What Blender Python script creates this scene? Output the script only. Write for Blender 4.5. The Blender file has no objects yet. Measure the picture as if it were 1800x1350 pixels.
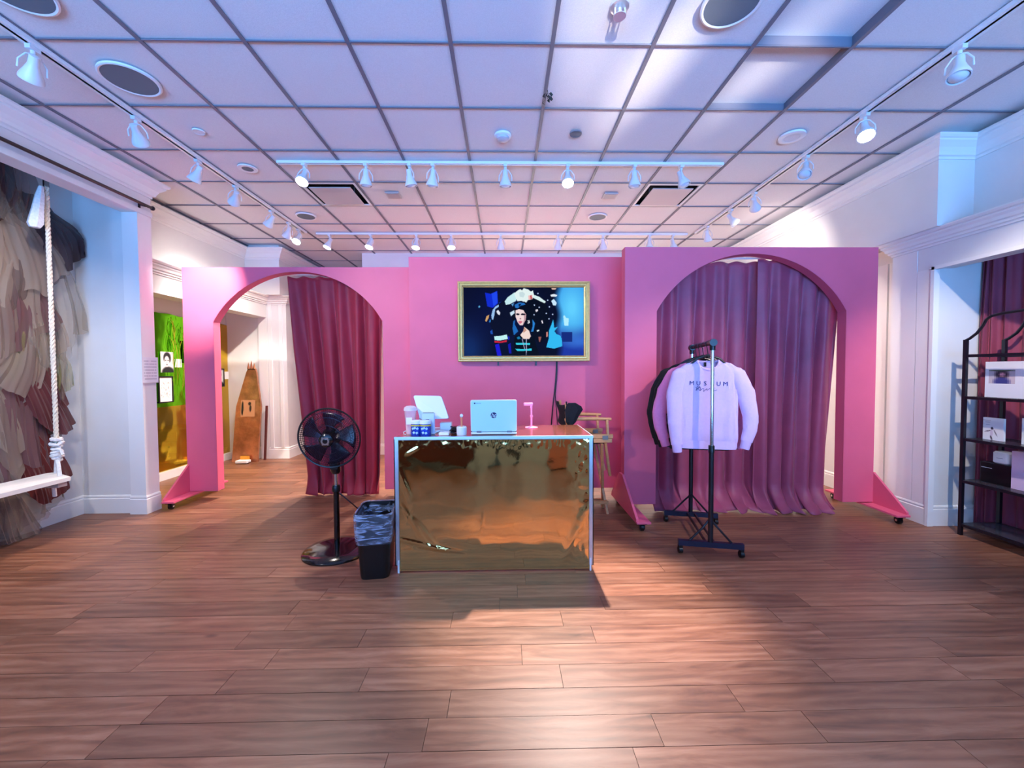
import bpy, bmesh, math, random
from math import sin, cos, pi, radians
from mathutils import Vector, Matrix, noise
random.seed(7)
SC = bpy.context.scene
COL = SC.collection

# ------------------------------------------------------------------ camera
F, YAW, PIT, ROL, CAMH = 724.0, .019, .032, -.0048, 1.40
cd = bpy.data.cameras.new('camera'); cam = bpy.data.objects.new('camera', cd); COL.objects.link(cam)
cd.sensor_width = 36; cd.lens = F / 1800 * 36; cd.clip_start = .02; cd.clip_end = 200
fw = Vector((sin(YAW) * cos(PIT), cos(YAW) * cos(PIT), -sin(PIT)))
rt = Vector((cos(YAW), -sin(YAW), 0)); up = rt.cross(fw)
rt2 = rt * cos(ROL) + up * sin(ROL); up2 = up * cos(ROL) - rt * sin(ROL)
m = Matrix((rt2, up2, -fw)).transposed().to_4x4(); m.translation = (0, 0, CAMH)
cam.matrix_world = m
SC.camera = cam

# ------------------------------------------------------------------ world, daylight, exposure
W = bpy.data.worlds.new('world'); SC.world = W; W.use_nodes = True
W.node_tree.nodes['Background'].inputs[0].default_value = (.42, .62, 1, 1)
W.node_tree.nodes['Background'].inputs[1].default_value = 1.1
SC.view_settings.view_transform = 'Standard'; SC.view_settings.look = 'None'
SC.view_settings.gamma = 1; SC.view_settings.use_curve_mapping = False
SC.view_settings.exposure = 0.03

def area(name, loc, target, sx, sy, energy, col):
    l = bpy.data.lights.new(name, 'AREA'); l.shape = 'RECTANGLE'; l.size = sx; l.size_y = sy
    l.energy = energy; l.color = col
    o = bpy.data.objects.new(name, l); COL.objects.link(o); o.location = loc
    o.rotation_euler = (Vector(target) - Vector(loc)).to_track_quat('-Z', 'Y').to_euler()
    return o
# sky light coming in through the shop window behind the photographer
area('window_daylight', (0, -4.2, 1.3), (0, .4, 5.4), 7.0, 2.2, 700, (.12, .40, 1)).data.spread = radians(104)
# sunlight thrown up to the ceiling by glass and chrome in the street
def glint(loc, target, cone, energy):
    l = bpy.data.lights.new('street_glint', 'SPOT'); l.energy = energy; l.color = (1, .86, .70); l.spot_size = radians(cone); l.spot_blend = .9; l.shadow_soft_size = .12
    o = bpy.data.objects.new('street_glint', l); COL.objects.link(o); o.location = loc; o.rotation_euler = (Vector(target) - Vector(loc)).to_track_quat('-Z', 'Y').to_euler()
glint((2.6, -6.2, .8), (.98, 2.70, 3.355), 2.9, 12000); glint((.2, -6.2, .7), (.55, 2.2, 3.355), 4.4, 6000); glint((3.2, -6.2, .9), (1.75, 2.66, 3.355), 2.4, 8000)

# ------------------------------------------------------------------ colour and materials
def lin(c):
    return tuple((v / 255 / 12.92 if v / 255 <= .04045 else ((v / 255 + .055) / 1.055) ** 2.4) for v in c)
MATS = {}
def mat(name, col, rough=.6, metal=0, noise_s=0, noise_a=.0, bump=0, bump_s=60, spec=.5, alpha=1, emis=0, coat=0, trans=0, sheen=0, stretch=None):
    if name in MATS: return MATS[name]
    M = bpy.data.materials.new(name); M.use_nodes = True
    nt = M.node_tree; b = nt.nodes['Principled BSDF']
    c = lin(col) + (1,)
    b.inputs['Base Color'].default_value = c; b.inputs['Roughness'].default_value = rough
    b.inputs['Metallic'].default_value = metal; b.inputs['Specular IOR Level'].default_value = spec
    b.inputs['Alpha'].default_value = alpha; b.inputs['Coat Weight'].default_value = coat
    b.inputs['Transmission Weight'].default_value = trans
    b.inputs['Sheen Weight'].default_value = sheen
    if emis:
        b.inputs['Emission Color'].default_value = c; b.inputs['Emission Strength'].default_value = emis
    if noise_a or bump:
        tc = nt.nodes.new('ShaderNodeNewGeometry')
        mp = nt.nodes.new('ShaderNodeMapping'); nt.links.new(tc.outputs['Position'], mp.inputs[0])
        if stretch: mp.inputs['Scale'].default_value = stretch
    if noise_a:
        n = nt.nodes.new('ShaderNodeTexNoise'); n.inputs['Scale'].default_value = noise_s; n.inputs['Detail'].default_value = 5
        nt.links.new(mp.outputs[0], n.inputs['Vector'])
        r = nt.nodes.new('ShaderNodeMapRange'); r.inputs[1].default_value = .3; r.inputs[2].default_value = .7
        r.inputs[3].default_value = 1 - noise_a; r.inputs[4].default_value = 1 + noise_a
        nt.links.new(n.outputs[0], r.inputs[0])
        x = nt.nodes.new('ShaderNodeVectorMath'); x.operation = 'SCALE'; x.inputs[0].default_value = c[:3]
        nt.links.new(r.outputs[0], x.inputs['Scale']); nt.links.new(x.outputs[0], b.inputs['Base Color'])
    if bump:
        n2 = nt.nodes.new('ShaderNodeTexNoise'); n2.inputs['Scale'].default_value = bump_s; n2.inputs['Detail'].default_value = 4
        nt.links.new(mp.outputs[0], n2.inputs['Vector'])
        bp = nt.nodes.new('ShaderNodeBump'); bp.inputs['Strength'].default_value = bump; bp.inputs['Distance'].default_value = .01
        nt.links.new(n2.outputs[0], bp.inputs['Height']); nt.links.new(bp.outputs[0], b.inputs['Normal'])
    MATS[name] = M
    return M

def wood_floor_mat():
    M = bpy.data.materials.new('oak_planks'); M.use_nodes = True; nt = M.node_tree; b = nt.nodes['Principled BSDF']; L = nt.links
    g = nt.nodes.new('ShaderNodeNewGeometry'); oi = nt.nodes.new('ShaderNodeObjectInfo')
    # every plank its own piece of timber: shift the grain by the plank's random number
    mul = nt.nodes.new('ShaderNodeMath'); mul.operation = 'MULTIPLY'; mul.inputs[1].default_value = 57; L.new(oi.outputs['Random'], mul.inputs[0])
    cmb = nt.nodes.new('ShaderNodeCombineXYZ'); L.new(mul.outputs[0], cmb.inputs[0]); L.new(mul.outputs[0], cmb.inputs[2])
    add = nt.nodes.new('ShaderNodeVectorMath'); L.new(g.outputs['Position'], add.inputs[0]); L.new(cmb.outputs[0], add.inputs[1])
    mp = nt.nodes.new('ShaderNodeMapping'); mp.inputs['Scale'].default_value = (1.0, 6.5, 1); L.new(add.outputs[0], mp.inputs[0])
    n = nt.nodes.new('ShaderNodeTexNoise'); n.inputs['Scale'].default_value = 2.2; n.inputs['Detail'].default_value = 8; n.inputs['Roughness'].default_value = .62
    n.inputs['Distortion'].default_value = 1.4; L.new(mp.outputs[0], n.inputs['Vector'])
    wv = nt.nodes.new('ShaderNodeTexWave'); wv.wave_type = 'BANDS'; wv.bands_direction = 'Y'; wv.inputs['Scale'].default_value = .9
    wv.inputs['Distortion'].default_value = 9; wv.inputs['Detail'].default_value = 3; wv.inputs['Detail Scale'].default_value = .8; L.new(mp.outputs[0], wv.inputs['Vector'])
    mixg = nt.nodes.new('ShaderNodeMath'); mixg.operation = 'MULTIPLY_ADD'; mixg.inputs[1].default_value = .16; L.new(wv.outputs[0], mixg.inputs[0]); L.new(n.outputs[0], mixg.inputs[2])
    cr = nt.nodes.new('ShaderNodeValToRGB'); L.new(mixg.outputs[0], cr.inputs[0])
    e = cr.color_ramp.elements
    e[0].position = .22; e[0].color = lin((84, 52, 38)) + (1,)
    e[1].position = .85; e[1].color = lin((160, 114, 88)) + (1,)
    k = e.new(.55); k.color = lin((132, 84, 60)) + (1,)
    # knots
    vo = nt.nodes.new('ShaderNodeTexVoronoi'); vo.inputs['Scale'].default_value = 1.15
    mp2 = nt.nodes.new('ShaderNodeMapping'); mp2.inputs['Scale'].default_value = (1, 2.3, 1); L.new(add.outputs[0], mp2.inputs[0]); L.new(mp2.outputs[0], vo.inputs['Vector'])
    kr = nt.nodes.new('ShaderNodeMapRange'); kr.inputs[1].default_value = .015; kr.inputs[2].default_value = .06; kr.inputs[3].default_value = .25; kr.inputs[4].default_value = 1
    L.new(vo.outputs['Distance'], kr.inputs[0])
    tone = nt.nodes.new('ShaderNodeMapRange'); tone.inputs[3].default_value = .74; tone.inputs[4].default_value = 1.16; L.new(oi.outputs['Random'], tone.inputs[0])
    t2 = nt.nodes.new('ShaderNodeMath'); t2.operation = 'MULTIPLY'; L.new(tone.outputs[0], t2.inputs[0]); L.new(kr.outputs[0], t2.inputs[1])
    sc = nt.nodes.new('ShaderNodeVectorMath'); sc.operation = 'SCALE'; L.new(cr.outputs[0], sc.inputs[0]); L.new(t2.outputs[0], sc.inputs['Scale'])
    L.new(sc.outputs[0], b.inputs['Base Color'])
    rr = nt.nodes.new('ShaderNodeMapRange'); rr.inputs[3].default_value = .32; rr.inputs[4].default_value = .50; L.new(n.outputs[0], rr.inputs[0]); L.new(rr.outputs[0], b.inputs['Roughness'])
    bp = nt.nodes.new('ShaderNodeBump'); bp.inputs['Strength'].default_value = .12; bp.inputs['Distance'].default_value = .004
    L.new(n.outputs[0], bp.inputs['Height']); L.new(bp.outputs[0], b.inputs['Normal'])
    b.inputs['Specular IOR Level'].default_value = .55
    return M

def print_mat(name, strength=0, rough=.6):
    M = bpy.data.materials.new(name); M.use_nodes = True; nt = M.node_tree; b = nt.nodes['Principled BSDF']
    a = nt.nodes.new('ShaderNodeAttribute'); a.attribute_name = 'ink'
    b.inputs['Roughness'].default_value = rough
    if strength:
        b.inputs['Base Color'].default_value = (.0, .0, .0, 1)
        nt.links.new(a.outputs['Color'], b.inputs['Emission Color']); b.inputs['Emission Strength'].default_value = strength
        b.inputs['Roughness'].default_value = .35; b.inputs['Specular IOR Level'].default_value = .03
    else:
        nt.links.new(a.outputs['Color'], b.inputs['Base Color'])
    return M

def tulle_mat(name, col, alpha):
    M = bpy.data.materials.new(name); M.use_nodes = True; nt = M.node_tree; L = nt.links
    out = nt.nodes['Material Output']; b = nt.nodes['Principled BSDF']
    b.inputs['Base Color'].default_value = lin(col) + (1,); b.inputs['Roughness'].default_value = .8
    b.inputs['Sheen Weight'].default_value = .3
    tr = nt.nodes.new('ShaderNodeBsdfTranslucent'); tr.inputs[0].default_value = lin(col) + (1,)
    tp = nt.nodes.new('ShaderNodeBsdfTransparent')
    m1 = nt.nodes.new('ShaderNodeMixShader'); m1.inputs[0].default_value = .35; L.new(b.outputs[0], m1.inputs[1]); L.new(tr.outputs[0], m1.inputs[2])
    m2 = nt.nodes.new('ShaderNodeMixShader'); m2.inputs[0].default_value = alpha; L.new(tp.outputs[0], m2.inputs[1]); L.new(m1.outputs[0], m2.inputs[2])
    L.new(m2.outputs[0], out.inputs[0])
    return M

# ------------------------------------------------------------------ mesh builder
ORI = {}
class MB:
    def __init__(s): s.v = []; s.f = []
    def add(s, vs, fs):
        o = len(s.v); s.v += [Vector(v) for v in vs]; s.f += [tuple(i + o for i in f) for f in fs]; return s
    def box(s, a, b, bev=0):
        x0, y0, z0 = a; x1, y1, z1 = b
        if bev:
            return s.chamfer(a, b, bev)
        return s.add([(x0, y0, z0), (x1, y0, z0), (x1, y1, z0), (x0, y1, z0), (x0, y0, z1), (x1, y0, z1), (x1, y1, z1), (x0, y1, z1)],
                     [(0, 3, 2, 1), (4, 5, 6, 7), (0, 1, 5, 4), (1, 2, 6, 5), (2, 3, 7, 6), (3, 0, 4, 7)])
    def chamfer(s, a, b, r):
        # box with rounded vertical corners and softened top and bottom rims
        x0, y0, z0 = a; x1, y1, z1 = b
        r = min(r, (x1 - x0) * .49, (y1 - y0) * .49, (z1 - z0) * .49)
        rings = []
        for z, q in ((z0, r * .6), (z0 + r * .6, 0), (z1 - r * .6, 0), (z1, r * .6)):
            ring = []
            for cx, cy, a0 in ((x1 - r, y1 - r, 0), (x0 + r, y1 - r, 90), (x0 + r, y0 + r, 180), (x1 - r, y0 + r, 270)):
                for t in (0, 30, 60, 90):
                    an = radians(a0 + t); rr = r - q
                    ring.append((cx + rr * cos(an), cy + rr * sin(an), z))
            rings.append(ring)
        return s.loft(rings, True, True)
    def loft(s, rings, cap0=False, cap1=False, closed=True):
        o = len(s.v); n = len(rings[0])
        for r in rings: s.v += [Vector(p) for p in r]
        for i in range(len(rings) - 1):
            for j in range(n if closed else n - 1):
                k = (j + 1) % n
                s.f.append((o + i * n + j, o + i * n + k, o + (i + 1) * n + k, o + (i + 1) * n + j))
        if cap0: s.f.append(tuple(o + j for j in range(n))[::-1])
        if cap1: s.f.append(tuple(o + (len(rings) - 1) * n + j for j in range(n)))
        return s
    def cyl(s, p0, p1, r0, r1=None, n=16, cap=True):
        r1 = r0 if r1 is None else r1
        p0 = Vector(p0); p1 = Vector(p1); d = (p1 - p0).normalized()
        u = d.orthogonal().normalized(); w = d.cross(u)
        return s.loft([[p + (u * cos(2 * pi * j / n) + w * sin(2 * pi * j / n)) * r for j in range(n)] for p, r in ((p0, r0), (p1, r1))], cap, cap)
    def lathe(s, prof, c=(0, 0, 0), axis=(0, 0, 1), n=24, cap=True):
        c = Vector(c); d = Vector(axis).normalized(); u = d.orthogonal().normalized(); w = d.cross(u)
        return s.loft([[c + d * h + (u * cos(2 * pi * j / n) + w * sin(2 * pi * j / n)) * max(r, 1e-4) for j in range(n)] for r, h in prof], cap, cap)
    def tube(s, pts, r, n=8, closed=False):
        pts = [Vector(p) for p in pts]; rings = []; u = None; N = len(pts)
        for i, p in enumerate(pts):
            if closed: d = pts[(i + 1) % N] - pts[i - 1]
            else: d = pts[min(i + 1, N - 1)] - pts[max(i - 1, 0)]
            d.normalize()
            if u is None: u = d.orthogonal().normalized()
            else:
                u = u - d * u.dot(d); u = u.normalized() if u.length > 1e-6 else d.orthogonal().normalized()
            w = d.cross(u); rr = r[i] if isinstance(r, (list, tuple)) else r
            rings.append([p + (u * cos(2 * pi * j / n) + w * sin(2 * pi * j / n)) * rr for j in range(n)])
        if closed: rings.append(rings[0]); return s.loft(rings)
        return s.loft(rings, True, True)
    def prism(s, poly, vec):
        vec = Vector(vec); n = len(poly)
        return s.loft([[Vector(p) for p in poly], [Vector(p) + vec for p in poly]], True, True)
    def bar(s, p0, p1, w, h, upv=(0, 0, 1)):
        p0 = Vector(p0); p1 = Vector(p1); d = (p1 - p0).normalized(); uv = Vector(upv)
        sd = d.cross(uv); sd = sd.normalized() if sd.length > 1e-5 else d.orthogonal().normalized(); u = sd.cross(d)
        r = [sd * (w / 2) * a + u * (h / 2) * b for a, b in ((-1, -1), (1, -1), (1, 1), (-1, 1))]
        return s.loft([[p0 + q for q in r], [p1 + q for q in r]], True, True)
    def grid(s, fn, nu, nv):
        o = len(s.v)
        for j in range(nv + 1):
            for i in range(nu + 1): s.v.append(Vector(fn(i / nu, j / nv)))
        for j in range(nv):
            for i in range(nu):
                a = o + j * (nu + 1) + i; s.f.append((a, a + 1, a + nu + 2, a + nu + 1))
        return s
    def sphere(s, c, r, n=14, sc=(1, 1, 1)):
        c = Vector(c)
        return s.loft([[c + Vector((r * sc[0] * sin(t) * cos(2 * pi * j / n), r * sc[1] * sin(t) * sin(2 * pi * j / n), r * sc[2] * cos(t))) for j in range(n)]
                       for t in [max(.02, min(pi - .02, pi * i / (n // 2))) for i in range(n // 2 + 1)]], True, True)
    def build(s, name, material, parent=None, smooth=False, solid=0, sub=0):
        off = ORI.get(parent.name, Vector((0, 0, 0))) if parent else Vector((0, 0, 0))
        me = bpy.data.meshes.new(name); me.from_pydata([v - off for v in s.v], [], s.f); me.update()
        bm = bmesh.new(); bm.from_mesh(me); bmesh.ops.recalc_face_normals(bm, faces=bm.faces); bm.to_mesh(me); bm.free()
        if material: me.materials.append(material)
        if smooth:
            me.polygons.foreach_set('use_smooth', [True] * len(me.polygons))
            try: me.set_sharp_from_angle(angle=radians(38))
            except Exception: pass
        o = bpy.data.objects.new(name, me); COL.objects.link(o)
        if parent: o.parent = parent
        ORI[o.name] = off
        if solid:
            md = o.modifiers.new('thickness', 'SOLIDIFY'); md.thickness = solid; md.offset = 0
        if sub:
            md = o.modifiers.new('smooth', 'SUBSURF'); md.levels = sub; md.render_levels = sub
        return o

def tag(o, label, cat, group=None, kind=None):
    if label: o['label'] = label
    if cat: o['category'] = cat
    if group: o['group'] = group
    if kind: o['kind'] = kind
    return o
def thing(name, label, cat, loc=(0, 0, 0), group=None):
    o = bpy.data.objects.new(name, None); COL.objects.link(o); o.empty_display_size = .1
    o.location = loc; ORI[o.name] = Vector(loc)
    return tag(o, label, cat, group)
def struct(name, mb, material, **k):
    o = mb.build(name, material, **k); o['kind'] = 'structure'; return o

# painted flat print: colours on a fine grid
def picture(name, origin, ux, uz, nw, nh, fn, material, parent=None):
    origin = Vector(origin); ux = Vector(ux); uz = Vector(uz); mb = MB()
    mb.grid(lambda u, v: origin + ux * u + uz * v, nw, nh)
    off = ORI.get(parent.name, Vector((0, 0, 0))) if parent else Vector((0, 0, 0))
    me = bpy.data.meshes.new(name); me.from_pydata([v - off for v in mb.v], [], mb.f); me.update()
    at = me.color_attributes.new('ink', 'FLOAT_COLOR', 'CORNER'); buf = []
    for j in range(nh):
        for i in range(nw):
            c = lin(fn((i + .5) / nw, (j + .5) / nh)); buf += [c[0], c[1], c[2], 1] * 4
    at.data.foreach_set('color', buf); me.materials.append(material)
    o = bpy.data.objects.new(name, me); COL.objects.link(o)
    if parent: o.parent = parent
    ORI[o.name] = off
    return o

def text_mesh(name, body, size, mtx, material, parent=None, shear=0, extrude=.0008, spacing=1):
    c = bpy.data.curves.new(name, 'FONT'); c.body = body; c.size = size; c.align_x = 'CENTER'; c.align_y = 'CENTER'
    c.extrude = extrude; c.shear = shear; c.space_character = spacing; c.resolution_u = 3
    t = bpy.data.objects.new(name + '_tmp', c); COL.objects.link(t)
    dg = bpy.context.evaluated_depsgraph_get(); me = bpy.data.meshes.new_from_object(t.evaluated_get(dg))
    bpy.data.objects.remove(t); bpy.data.curves.remove(c)
    off = ORI.get(parent.name, Vector((0, 0, 0))) if parent else Vector((0, 0, 0))
    me.transform(Matrix.Translation(-off) @ mtx); me.materials.clear(); me.materials.append(material)
    o = bpy.data.objects.new(name, me); COL.objects.link(o)
    if parent: o.parent = parent
    return o
def frame_mtx(origin, ux, uy):
    ux = Vector(ux).normalized(); uy = Vector(uy).normalized(); n = ux.cross(uy)
    M = Matrix((ux, uy, n)).transposed().to_4x4(); M.translation = Vector(origin); return M

# ------------------------------------------------------------------ materials
white_wall = mat('painted_wall', (226, 226, 224), .55, noise_s=3, noise_a=.03, bump=.04, bump_s=90)
white_trim = mat('gloss_trim', (236, 236, 233), .35)
tile_m = mat('ceiling_board', (228, 228, 230), .8, noise_s=160, noise_a=.05, bump=.12, bump_s=220)
grid_m = mat('ceiling_grid', (112, 112, 124), .5)
plenum = mat('plenum_dark', (26, 26, 32), .9)
oak = wood_floor_mat()
joint = mat('plank_joint', (38, 26, 20), .9)
pink = mat('pink_paint', (232, 100, 132), .5, noise_s=2.5, noise_a=.04, bump=.03, bump_s=70)
pink_pale = mat('pale_pink_edge', (236, 160, 178), .6)
wine = mat('wine_velvet', (158, 30, 54), .6, noise_s=9, noise_a=.08, sheen=.12)
plum = mat('plum_velvet', (158, 66, 98), .5, noise_s=9, noise_a=.08, sheen=.12)
white_plastic = mat('white_plastic', (236, 238, 240), .35)
black_plastic = mat('black_plastic', (14, 14, 17), .3)
black_metal = mat('black_metal', (16, 16, 26), .35)
black_cloth = mat('black_cloth', (14, 14, 20), .85)
chrome = mat('chrome', (225, 228, 232), .12, 1)
alu = mat('aluminium', (205, 214, 224), .28, .75)
gold_film = mat('gold_film', (232, 192, 122), .06, 1, bump=.05, bump_s=9)
gold_side = mat('gold_film_wall', (226, 188, 44), .10, 1, bump=.06, bump_s=6, alpha=.78)
green_film = mat('green_film', (120, 214, 24), .14, 1, bump=.1, bump_s=8)
gilt = mat('gilt_frame', (226, 190, 118), .35, .55, noise_s=40, noise_a=.08)
beech = mat('beech', (222, 158, 100), .45, noise_s=6, noise_a=.12, stretch=(4, 4, 20))
paper = mat('paper', (240, 240, 238), .7)
rope_m = mat('rope', (232, 222, 200), .85, noise_s=90, noise_a=.15)
grey_disc = mat('speaker_grille', (104, 116, 126), .7, bump=.2, bump_s=500)

# ------------------------------------------------------------------ floor
PW, PY0 = .1462, 1.478
floor = struct('floor', MB().box((-5.95, -4.6, -.06), (4.75, 9.2, -.016)), joint)
unit = MB().box((0, 0, 0), (1, 1, 1)).build('plank', oak); pmesh = unit.data; bpy.data.objects.remove(unit)
rest = MB(); k = -42
while PY0 + k * PW < 9.1:
    y = PY0 + k * PW
    x = -5.8 - random.random() * 1.2
    while x < 4.7:
        L = random.choice((1.22, 1.22, .9, 1.22, .62))
        a, b = max(x, -5.8 if 4.2 < y < 6.8 else -4.7), min(x + L, 4.7)
        if b - a > .03:
            near = 1.3 < y < 6.7 and abs((a + b) / 2) < min(1.25 * y + .5, 4.1)
            if near:
                o = bpy.data.objects.new('plank', pmesh); COL.objects.link(o); o.parent = floor
                o.location = (a + .001, y + .001, -.0155); o.scale = (b - a - .002, PW - .0024, .0155 + random.uniform(-.0004, .0004))
            else:
                rest.box((a + .001, y + .001, -.0155), (b - .001, y + PW - .0014, 0))
        x += L
    k += 1
r = rest.build('plank_field', oak, floor); r['kind'] = 'stuff'

# ------------------------------------------------------------------ ceiling
CZ = 3.355; T = .6096; GX, GY = -.309, 2.532
ceiling = struct('ceiling', MB().box((-4.75, -4.6, 3.47), (4.75, 9.2, 3.56)), plenum)
tm = {}
def tile_mesh(w, d):
    key = (round(w, 3), round(d, 3))
    if key not in tm:
        o = MB().box((0, 0, 0), (w, d, .016)).build('ceiling_tile', tile_m); tm[key] = o.data; bpy.data.objects.remove(o)
    return tm[key]
raised = {(3, -1): .052, (3, 0): .040}
VENT = {(-3, 3), (3, 3)}
for i in range(-7, 8):
    for j in range(-11, 10):
        x0, x1 = max(GX + i * T, -4.12), min(GX + (i + 1) * T, 4.12); y0, y1 = GY + j * T, GY + (j + 1) * T
        if x1 - x0 < .05 or (i, j) in VENT: continue
        o = bpy.data.objects.new('ceiling_tile', tile_mesh(x1 - x0 - .006, y1 - y0 - .006)); COL.objects.link(o); o.parent = ceiling
        o.location = (x0 + .003, y0 + .003, CZ + .010 + raised.get((i, j), 0) + random.uniform(0, .003))
for i in range(-6, 8):
    x = GX + i * T
    MB().box((x - .012, -4.4, CZ), (x + .012, 8.9, CZ + .008)).add([(x - .002, -4.4, CZ + .008), (x + .002, -4.4, CZ + .008), (x + .002, 8.9, CZ + .04), (x - .002, 8.9, CZ + .04)], [(0, 1, 2, 3)]).build('grid_bar', grid_m, ceiling)
for j in range(-11, 11):
    y = GY + j * T
    MB().box((-4.1, y - .006, CZ + .0015), (4.1, y + .006, CZ + .0085)).build('grid_bar', grid_m, ceiling)
# inner lips where two boards are pushed up out of the grid
for (i, j), h in raised.items():
    x0, x1, y0, y1 = GX + i * T, GX + (i + 1) * T, GY + j * T, GY + (j + 1) * T
    mb = MB().box((x0, y1 - .008, CZ + .008), (x1, y1 - .003, CZ + h + .01)).box((x1 - .008, y0, CZ + .008), (x1 - .003, y1, CZ + h + .01))
    mb.build('grid_lip', grid_m, ceiling)

# ------------------------------------------------------------------ walls
def sweep(plan, prof):
    """mouldings: profile (projection, z) swept along a plan polyline; projection is to the right of travel"""
    pl = [Vector((p[0], p[1], 0)) for p in plan]; N = len(pl); rings = []
    for i, p in enumerate(pl):
        ds = []
        if i > 0: ds.append((p - pl[i - 1]).normalized())
        if i < N - 1: ds.append((pl[i + 1] - p).normalized())
        ns = [Vector((d.y, -d.x, 0)) for d in ds]
        if len(ns) == 2:
            b = (ns[0] + ns[1]).normalized(); n = b / max(.2, b.dot(ns[0]))
        else: n = ns[0]
        rings.append([p + n * q + Vector((0, 0, z)) for q, z in prof])
    return MB().loft(rings, True, True)
CROWN = [(0, 3.145), (.012, 3.145), (.012, 3.165), (.028, 3.172), (.036, 3.195), (.052, 3.225), (.078, 3.25), (.09, 3.262), (.09, 3.275), (.104, 3.28), (.116, 3.294), (.116, 3.308), (0, 3.308)]
HEADM = [(0, 2.475), (.012, 2.475), (.012, 2.492), (.028, 2.497), (.028, 2.515), (.044, 2.522), (.05, 2.545), (.066, 2.562), (.066, 2.575), (.086, 2.58), (.098, 2.595), (.098, 2.605), (0, 2.605)]
BASE = [(0, 0), (.016, 0), (.016, .145), (.010, .150), (.010, .158), (.013, .165), (.008, .178), (0, .182)]

# left side, near alcove with the tulle
struct('wall_left', MB().box((-4.45, -4.4, 0), (-4.2, 4.15, 3.46)), white_wall)
struct('wall_left', MB().box((-4.45, 4.15, 0), (-3.68, 4.27, 3.46)), white_wall)           # far cheek of the alcove
struct('wall_left', MB().box((-3.70, -4.4, 2.955), (-3.55, 4.27, 3.46)), white_wall)       # lintel over the alcove
struct('trim_1', MB().box((-3.70, 4.112, 0), (-3.55, 4.27, 2.955)), white_trim)            # jamb post
struct('trim_2', MB().box((-3.55, -4.4, 2.955), (-3.535, 4.27, 3.0)), white_trim)
struct('trim_3', sweep([(-3.55, -4.4), (-3.55, 4.27), (-4.02, 4.27)], CROWN), white_trim)
struct('wall_left', MB().box((-4.2, -4.4, 3.30), (-3.70, 4.15, 3.34)), white_wall)         # alcove lid
struct('baseboard_left', sweep([(-4.2, -4.4), (-4.2, 4.15), (-3.70, 4.15)], BASE), white_trim)
struct('baseboard_left', sweep([(-3.70, 4.112), (-3.55, 4.112), (-3.55, 4.27)], BASE), white_trim)
# left side, middle alcove with the gold film
struct('wall_left', MB().box((-4.7, 4.27, 2.60), (-4.02, 6.68, 3.46)), white_wall)
struct('wall_left', MB().box((-4.02, 4.27, 2.27), (-3.80, 6.745, 2.60)).box((-4.7, 4.27, 2.42), (-4.02, 6.745, 2.60)), white_wall)
struct('wall_left', MB().box((-5.9, 4.27, 0), (-5.75, 6.74, 2.42)).box((-5.75, 4.27, 2.16), (-4.47, 4.4, 2.42)).box((-5.75, 4.27, 0), (-4.47, 4.32, 2.16)), white_wall)
struct('wall_left', MB().box((-4.6, 4.32, 2.165), (-4.47, 6.74, 2.42)).box((-5.75, 4.3, 2.42), (-4.6, 6.74, 2.5)), white_wall)
struct('wall_left', MB().box((-5.9, 6.74, 0), (-3.82, 7.0, 2.605)), white_wall)
struct('trim_4', sweep([(-3.80, 4.27), (-3.80, 6.74)], HEADM), white_trim)
struct('trim_5', MB().box((-3.93, 6.69, 0), (-3.79, 6.745, 2.27)), white_trim)
struct('trim_6', MB().box((-4.47, 4.3, 0), (-4.415, 6.73, .105)), white_trim)             # kerb below the film
struct('trim_7', sweep([(-4.02, 4.27), (-4.02, 6.53), (-3.49, 6.53), (-3.49, 9.0)], CROWN), white_trim)
struct('wall_left', MB().box((-4.7, 6.53, 2.605), (-3.49, 9.0, 3.46)).box((-3.82, 6.70, 0), (-3.49, 9.0, 2.605)), white_wall)
struct('trim_8', MB().box((-3.77, 6.685, .18), (-3.72, 6.70, 2.5)).box((-3.6, 6.685, .18), (-3.55, 6.70, 2.5)), white_trim)
struct('trim_9', sweep([(-3.80, 6.70), (-3.49, 6.70), (-3.49, 9.0)], HEADM), white_trim)
struct('baseboard_left', sweep([(-3.80, 6.70), (-3.49, 6.70), (-3.49, 9.0)], BASE), white_trim)
struct('baseboard_left', sweep([(-4.415, 6.74), (-3.93, 6.74)], BASE), white_trim)
# back of the shop
struct('wall_back', MB().box((-2.35, 6.95, 0), (4.7, 7.1, 3.46)).box((-4.7, 8.8, 0), (-2.2, 8.95, 3.46)).box((-2.35, 7.1, 0), (-2.2, 8.8, 3.46)), white_wall)
struct('baseboard_back', sweep([(-2.35, 8.8), (-2.35, 6.95), (3.86, 6.95)], BASE), white_trim)
# right side
struct('wall_right', MB().box((3.64, 3.43, 2.60), (4.7, 6.95, 3.46)), white_wall)
struct('wall_right', MB().box((3.95, -4.4, 2.60), (4.7, 3.43, 3.46)), white_wall)
struct('wall_right', MB().box((3.77, -4.4, 2.28), (3.95, 3.57, 2.60)).box((3.95, -4.4, 2.5), (4.7, 3.57, 2.60)), white_wall)
struct('wall_right', MB().box((3.77, 3.57, 0), (4.7, 3.95, 2.60)), white_wall)
struct('wall_right', MB().box((4.42, -4.4, 0), (4.7, 3.57, 2.5)), white_wall)
struct('wall_right', MB().box((3.88, 3.95, 0), (4.7, 6.95, 2.60)), white_wall)
struct('trim_10', sweep([(3.64, 6.95), (3.64, 3.43), (3.95, 3.43), (3.95, -4.4)], CROWN), white_trim)
struct('trim_11', sweep([(3.88, 3.95), (3.77, 3.95), (3.77, -4.4)], HEADM), white_trim)
struct('trim_12', MB().box((3.764, 3.58, .18), (3.77, 3.705, 2.28)).box((3.766, 3.712, .18), (3.77, 3.95, 2.47)), white_trim)
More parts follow.
